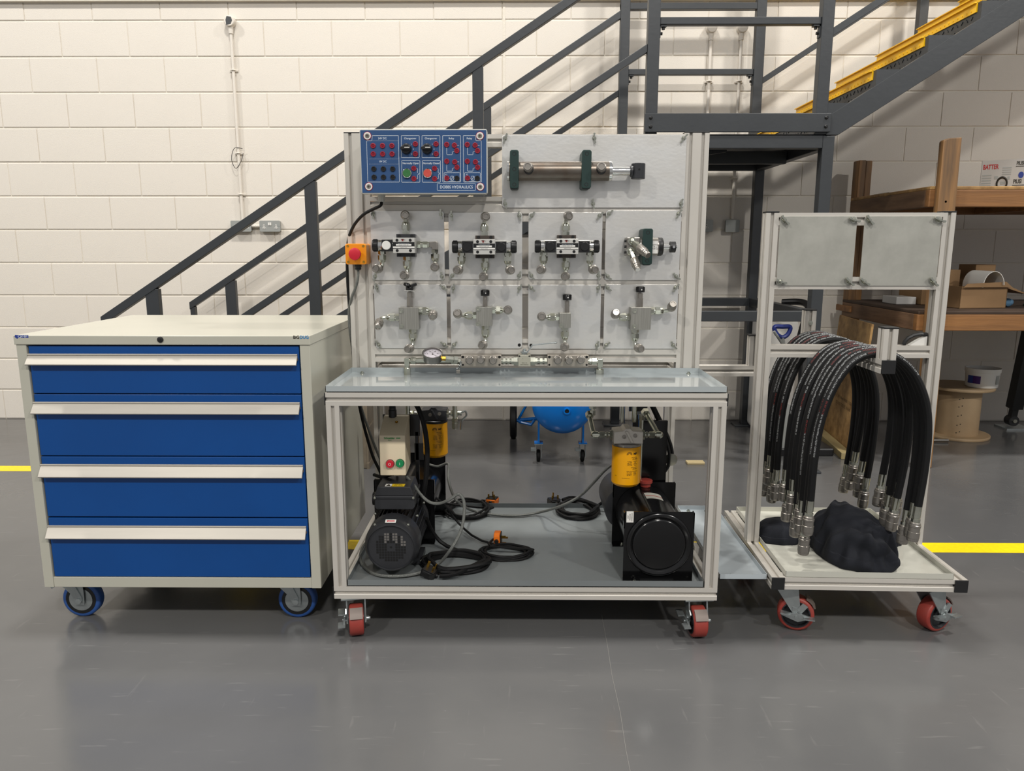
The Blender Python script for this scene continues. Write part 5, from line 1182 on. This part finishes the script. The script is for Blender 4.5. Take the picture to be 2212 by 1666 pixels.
# ------------------------------------------------------------------ timber shelving
SH = thing('timber_shelving', 'old pine shelving unit with two shelves against the wall on the right', 'shelf', (2.9, 4.6, 0))
def tim(name, *a, m=m_wood): return B(SH).box(*a).build(name, m, SH, bevel=.004)
XR = 4.15
B(SH).prism([(2.220, 0), (2.316, 0), (2.296, 1.780), (2.235, 1.777), (2.207, 1.767), (2.202, 1.760)], 'y', 4.085, 4.128).build('post', m_woodz, SH, bevel=.004)
tim('post', 3.95, 4.04, 4.085, 4.128, 0, 1.75, m=m_woodz)
for x in (2.20, 3.95): 
    tim('post', x, x+.045, 5.06, 5.15, 0, 1.775, m=m_woodz); tim('post', x+.045, x+.085, 5.06, 5.15, 0, 1.772, m=m_woodz)
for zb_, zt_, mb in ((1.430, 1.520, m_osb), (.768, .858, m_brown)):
    tim('front_beam', 2.178, XR, 4.128, 4.170, zb_, zt_, m=m_woodx)
    tim('back_beam', 2.19, XR, 5.02, 5.06, zb_, zt_, m=m_woodx)
    tim('end_beam', 2.178, 2.222, 4.170, 5.10, zb_, zt_, m=m_woodd)
    tim('cross_bearer', 2.95, 2.99, 4.170, 5.02, zb_, zt_-.01)
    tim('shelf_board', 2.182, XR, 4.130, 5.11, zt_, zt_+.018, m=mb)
b_ = at(1822, 662, Y=5.0)
tim('loose_batten', 2.165, 2.179, 4.95, 5.17, .80, .84)
B(SH).lathe((2.245, 4.086, 1.455), (0, -1, 0), [(0, .006), (.001, .006)], 12).build('bolt_hole', m_dark, SH)
# carton on the top shelf
KT = thing('printed_carton', 'open white printed carton on the top shelf', 'box', (2.675, 4.53, 1.539), radians(-33), local=True); KT.scale = (.72, 1, 1)
cw, chh = .40, .172
B().box(0, cw, 0, .28, 0, .012).box(0, cw, 0, .004, 0, chh).box(0, .004, 0, .28, 0, chh).box(cw-.004, cw, 0, .28, 0, chh).box(0, cw, .276, .28, 0, chh).build('carton', m_cardw, KT)
B().prism([(.004, chh-.002), (cw-.004, chh-.002), (cw-.05, chh+.016), (.07, chh+.013)], 'y', .24, .243).box(.01, cw-.01, .01, .27, chh-.025, chh-.02).build('flap', m_dark, KT)
def kt(s, size, x, z, m, sx=1, sh=0): text(s, size, (x, -.0008, z), m, KT, 'L', sx=sx, bold=.03)
kt('BATTER', .036, .012, .134, M('carton red', (176, 36, 40), .6), .82)
kt('PIUSI', .028, .235, .148, m_print, .8); kt('PIUSI', .032, .225, .048, m_print, .8)
B().box(.232, .31, -.001, -.0002, .130, .134).box(.222, .318, -.001, -.0002, .026, .030).box(.345, .355, -.001, -.0002, .09, .14).build('printed_bars', m_print, KT)
b = B().tube([(.150+.034*cos(t), -.0005, .040+.034*sin(t)) for t in [2*pi*i/28 for i in range(28)]], .0065, 4, closed=True)
b.build('printed_ring', m_print, KT); B().lathe((.272, .0, .084), (0, -1, 0), [(0, .018), (.001, .018)], 24).build('printed_badge', m_navyp, KT)
B().box(.14, cw-.002, -.001, -.0002, .002, .014).build('blue_band', m_navyp, KT)
g = B()
for i in range(6): g.box(.012, .075, -.001, -.0002, .012+.0145*i, .019+.0145*i)
for i in range(4): g.box(.145, .205, -.001, -.0002, .088+.012*i, .093+.012*i)
g.box(.14, .17, -.001, -.0002, .036, .05).box(.095, .12, -.001, -.0002, .066, .082).box(.185, .20, -.001, -.0002, .062, .078)
g.build('printed_grey', m_sock, KT)
tag(B().box(2.26, 2.52, 4.75, 4.95, 1.539, 1.552).build('grey_board', m_sock), 'thin grey board lying at the left end of the top shelf', 'board')
LZ = .877
def sb_(name, label, cat, m, *a, bevel=.003): return tag(B().box(*a).build(name, m, bevel=bevel), label, cat)
sb_('small_box', 'small white box on the lower shelf at its left end', 'box', M('white carton', (196, 194, 190), .6), 2.30, 2.42, 4.62, 4.80, LZ, LZ+.045)
sb_('cardboard_box', 'closed brown cardboard box behind the trolley panels on the lower shelf', 'box', m_card, 2.44, 2.66, 4.60, 4.88, LZ, LZ+.21)
OB = thing('cardboard_box', 'torn open brown cardboard box with spread flaps on the lower shelf', 'box', (2.50, 4.30, LZ), radians(8), local=True)
B().box(0, .29, 0, .004, 0, .125).box(0, .29, .24, .244, 0, .125).box(0, .004, 0, .244, 0, .125).box(.286, .29, 0, .244, 0, .125).box(0, .29, 0, .244, 0, .004).build('box_body', m_card, OB)
B().prism([(.29, .120), (.30, .125), (.40, .085), (.41, .090), (.40, .080), (.29, .112)], 'y', .0, .24).prism([(.0, .12), (.30, .12), (.26, .15), (.02, .14)], 'y', -.02, -.016).build('box_flap', m_card, OB)
_a = [radians(a) for a in range(5, 186, 12)]
tag(B().prism([(2.68+.060*cos(t), LZ+.125+.085*sin(t)) for t in _a]+[(2.68+.057*cos(t), LZ+.125+.082*sin(t)) for t in _a[::-1]], 'y', 4.30, 4.50).build('rolled_paper', m_pwhite), 'curled white sheet standing in the torn cardboard box', 'paper')
sb_('cardboard_box', 'upright brown cardboard box behind the curled paper on the lower shelf', 'box', m_card, 2.76, 2.88, 4.62, 4.80, LZ, LZ+.24)
b = B(); b.sphere((2.86, 4.45, LZ+.024), .024, 14, 10, (1.7, 1, 1)); b.v = [(x+.006*noise.noise((x*60, y*60, z*60)), y, z+.008*noise.noise((x*50, y*50, z*50+3))) for x, y, z in b.v]
tag(b.build('blue_rag', M('blue rag', (92, 130, 160), .8)), 'crumpled blue rag on the lower shelf right of the torn box', 'rag')
b = B()
for i in range(4): b.tube([(3.10+(.105-.006*i)*cos(t), 4.48+(.075-.004*i)*sin(t), LZ+.008+.011*i) for t in [2*pi*j/40 for j in range(40)]], .007, 7, closed=True)
tag(b.build('green_hose', m_green3), 'coiled green hose on the lower shelf', 'hose')
PT = thing('dark_bin', 'dark square bin full of wood scraps at the right end of the lower shelf', 'bin', (3.17, 4.25, LZ), local=True)
B().prism([(-.06, 0), (.10, 0), (.115, .165), (-.075, .165)], 'y', -.07, .09).box(-.082, .122, -.078, .098, .150, .165).build('bin_body', M('dark brown plastic', (52, 42, 34), .5), PT, bevel=.002)
b = B()
for i in range(14):
    b.box(-.03, .03, -.003, .003, -.002, .002, Matrix.Translation((random.uniform(-.07, .09), random.uniform(-.05, .07), .17+random.uniform(0, .012))) @ Euler((random.uniform(-.4, .4), random.uniform(-.3, .3), random.uniform(0, 3))).to_matrix().to_4x4())
o = b.build('wood_scraps', M('pale wood scraps', (190, 176, 140), .7), PT); o['kind'] = 'stuff'
# ------------------------------------------------------------------ osb board leaning at the shelf end
OS = thing('osb_board', 'printed osb board standing on a timber foot at the end of the shelving', 'board', (2.05, 4.6, 0))
pa, pb = at(1838, 978, Z=.035), at(1776, 925, Z=.035)
zt1 = at(1786, 683, Y=pb.y).z
dv = Vector((pb.x-pa.x, pb.y-pa.y, 0)).normalized(); nv_ = Vector((-dv.y, dv.x, 0))
Lb = (Vector((pb.x, pb.y, 0))-Vector((pa.x, pa.y, 0))).length
MB_ = Matrix(((dv.x, -nv_.x, 0, pa.x), (dv.y, -nv_.y, 0, pa.y), (0, 0, 1, 0), (0, 0, 0, 1)))
lean = Matrix.Rotation(radians(-4), 4, 'X')
B(OS).box(0, Lb, 0, .012, .03, zt1+.01, MB_ @ lean).build('board', m_osb, OS)
B(OS).box(-.03, Lb+.02, -.062, -.002, 0.0, .040, MB_).build('timber_foot', M('pale foot timber', (176, 158, 112), .6, var=.3, vscale=3), OS, bevel=.003)
def osbt(s, size, u, z): # print on the board face
    M4 = MB_ @ lean @ Matrix.Translation((u, -.0006, z)) @ Matrix.Rotation(pi/2, 4, 'X') @ Matrix.Diagonal((-1, 1, 1, 1)).inverted()
    cu = bpy.data.curves.new('t', 'FONT'); cu.body = s; cu.size = size; cu.align_x = 'CENTER'; cu.resolution_u = 2
    o = bpy.data.objects.new('t', cu); C.objects.link(o); dg = bpy.context.evaluated_depsgraph_get(); me = bpy.data.meshes.new_from_object(o.evaluated_get(dg))
    bpy.data.objects.remove(o); bpy.data.curves.remove(cu); me.materials.clear(); me.materials.append(m_osbp)
    me.transform(Matrix.Translation(-Vector(OS['w'])) @ M4); link(me, 'printed_text', OS)
m_osbp = M('faint dark print', (92, 66, 34), .7)
osbt('Sterling', .075, .30, .46); osbt('EN 12 369  18mm W1801  OSB/3', .026, .30, .29); osbt('CE 0437  CPD 2C  EN 300', .026, .28, .25)
# ------------------------------------------------------------------ cable drum, bucket, prop, stray hose
DR = thing('cable_drum', 'empty plywood cable drum standing on its flange beside the shelving', 'drum', (2.88, 4.85, 0))
dx_, dy_ = 2.885, 4.86
for z in (0, .318): B(DR).lathe((dx_, dy_, z), (0, 0, 1), [(0, .198), (.003, .2), (.015, .2), (.018, .198)], 56).build('flange', m_ply, DR)
B(DR).rod((dx_, dy_, .018), (dx_, dy_, .318), .130, n=48).build('drum_core', m_ply, DR)
b = B(DR)
for z in (.05, .10, .16, .22, .27):
    for a in (-118, -110): b.lathe((dx_+.1295*cos(radians(a)), dy_+.1295*sin(radians(a)), z+(a+110)*.001), (cos(radians(a)), sin(radians(a)), 0), [(0, .0035), (.0012, .0035)], 8)
b.build('nails', m_print, DR)
BK = thing('paint_bucket', 'white plastic bucket with a purple label standing on the cable drum', 'bucket', (2.985, 4.80, .336))
BK.scale = (.90, .90, 1.14); bx0, by0 = 2.985, 4.80
B(BK).lathe((bx0, by0, .3365), (0, 0, 1), [(0, .001), (0, .098), (.004, .102), (.085, .108), (.086, .113), (.108, .114), (.108, .108), (.02, .10), (.02, .001)], 48, caps=False).build('bucket_body', m_pwhite, BK)
def wrapb(T, x, y, r, a0, a1, z0, z1, m, nm):
    b = B(T); n = 6
    for i in range(n):
        p, q_ = radians(a0+(a1-a0)*i/n), radians(a0+(a1-a0)*(i+1)/n)
        b.add([(x+r*sin(p), y-r*cos(p), z0), (x+r*sin(q_), y-r*cos(q_), z0), (x+r*sin(q_), y-r*cos(q_), z1), (x+r*sin(p), y-r*cos(p), z1)], [(0, 1, 2, 3)])
    b.build(nm, m, T)
wrapb(BK, bx0, by0, .1085, -62, -36, .362, .405, M('purple label', (64, 26, 104), .5), 'purple_label'); wrapb(BK, bx0, by0, .1085, -84, -62, .362, .405, m_navyp, 'blue_label'); wrapb(BK, bx0, by0, .1085, 20, 40, .36, .41, m_sock, 'grey_print')
PRP = thing('inclined_prop', 'black inclined steel prop with a bolted foot plate at the right edge', 'prop', (3.35, 4.95, 0))
pf = at(2186, 925, Z=0); ptp = at(2232, 690, Y=4.95); p0 = Vector((pf.x-.01, pf.y, .045)); p1 = Vector((ptp.x, 4.95, ptp.z)); d_ = (p1-p0).normalized()
B(PRP).lathe(p0+d_*.10, d_, [(0, .052), ((p1-p0).length, .052)], 4, pi/4).build('square_tube', m_black, PRP)
B(PRP).lathe(p0, d_, [(0, .028), (.12, .028)], 4, pi/4).lathe((p0.x, p0.y-.03, p0.z+.01), (0, 1, 0), [(0, .035), (.06, .035)], 20).build('lug', m_black, PRP)
B(PRP).lathe((p0.x, p0.y-.031, p0.z+.012), (0, -1, 0), [(0, .014), (.010, .014)], 6).build('bolt', m_zinc, PRP)
B(PRP).box(p0.x-.07, p0.x+.10, p0.y-.07, p0.y+.07, 0, .012).build('foot_plate', m_galv, PRP)
b = B(); q1, q2, q3 = at(1965, 940, Z=.012), at(2012, 951, Z=.012), at(2048, 951, Z=.012)
sh = thing('stray_hose', 'short black hose end with metal fitting on the floor by the drum', 'hose', tuple(q2))
B(sh).tube(spline([q1, (q1+q2)/2+Vector((0, .02, 0)), q2], 5), .010, 8).build('hose', m_rub, sh); B(sh).rod(q2, q3, .009, n=10).build('fitting', m_coup, sh)
# ------------------------------------------------------------------ things half hidden behind the trolley
WT = thing('white_container', 'white plastic container with rounded shoulders behind the hose trolley', 'container', (1.75, 4.85, 0))
wx0, wx1 = at(1650, 800, Y=4.8).x, at(1722, 800, Y=4.8).x; wz = at(1690, 688, Y=4.8).z
B(WT).prism(rrect(wx0, wx1, .0, wz, .05, 6), 'y', 4.82, 5.10).build('container_body', m_pwhite, WT, bevel=.01)
DH = thing('shovel', 'shovel with a blue grip standing behind the trolley upright', 'shovel', (1.55, 4.5, 0))
g0 = at(1692, 745, Y=4.3)
P_ = [at(a, c, Y=4.3) for a, c in ((1673, 707), (1678, 722), (1690, 729), (1702, 722), (1707, 707), (1690, 706))]
B(DH).tube(spline(P_, 5, True), .013, 8, closed=True).build('blue_grip', M('blue grip', (22, 40, 110), .4), DH)
B(DH).tube([at(1690, 730, Y=4.3), at(1692, 748, Y=4.3), (g0.x+.01, 4.33, .30)], .013, 8).rod(at(1692, 746, Y=4.3), at(1672, 716, Y=4.28), .008, n=8).build('shaft', m_sock, DH)
B(DH).prism([(g0.x-.11, 0), (g0.x+.13, 0), (g0.x+.13, .28), (g0.x+.03, .33), (g0.x-.01, .33), (g0.x-.11, .28)], 'y', 4.33, 4.336).build('blade', m_sock, DH)
BH = thing('bent_handle', 'black bent tubular handle standing behind the hose trolley', 'handle', (1.6, 4.45, 0))
P_ = [at(1690, 653, Y=4.6), at(1720, 652, Y=4.55), at(1738, 655, Y=4.5), at(1746, 664, Y=4.45), at(1741, 685, Y=4.4), at(1732, 715, Y=4.4), at(1726, 745, Y=4.4), at(1732, 780, Y=4.4)]
B(BH).tube(spline(P_+[Vector((P_[-1].x+.02, 4.4, .05))], 5), .020, 10).build('tube', m_black, BH)
q_ = P_[-1]; B(BH).box(q_.x-.16, q_.x+.2, 4.32, 4.5, 0, .05).build('base', m_black, BH, bevel=.01)
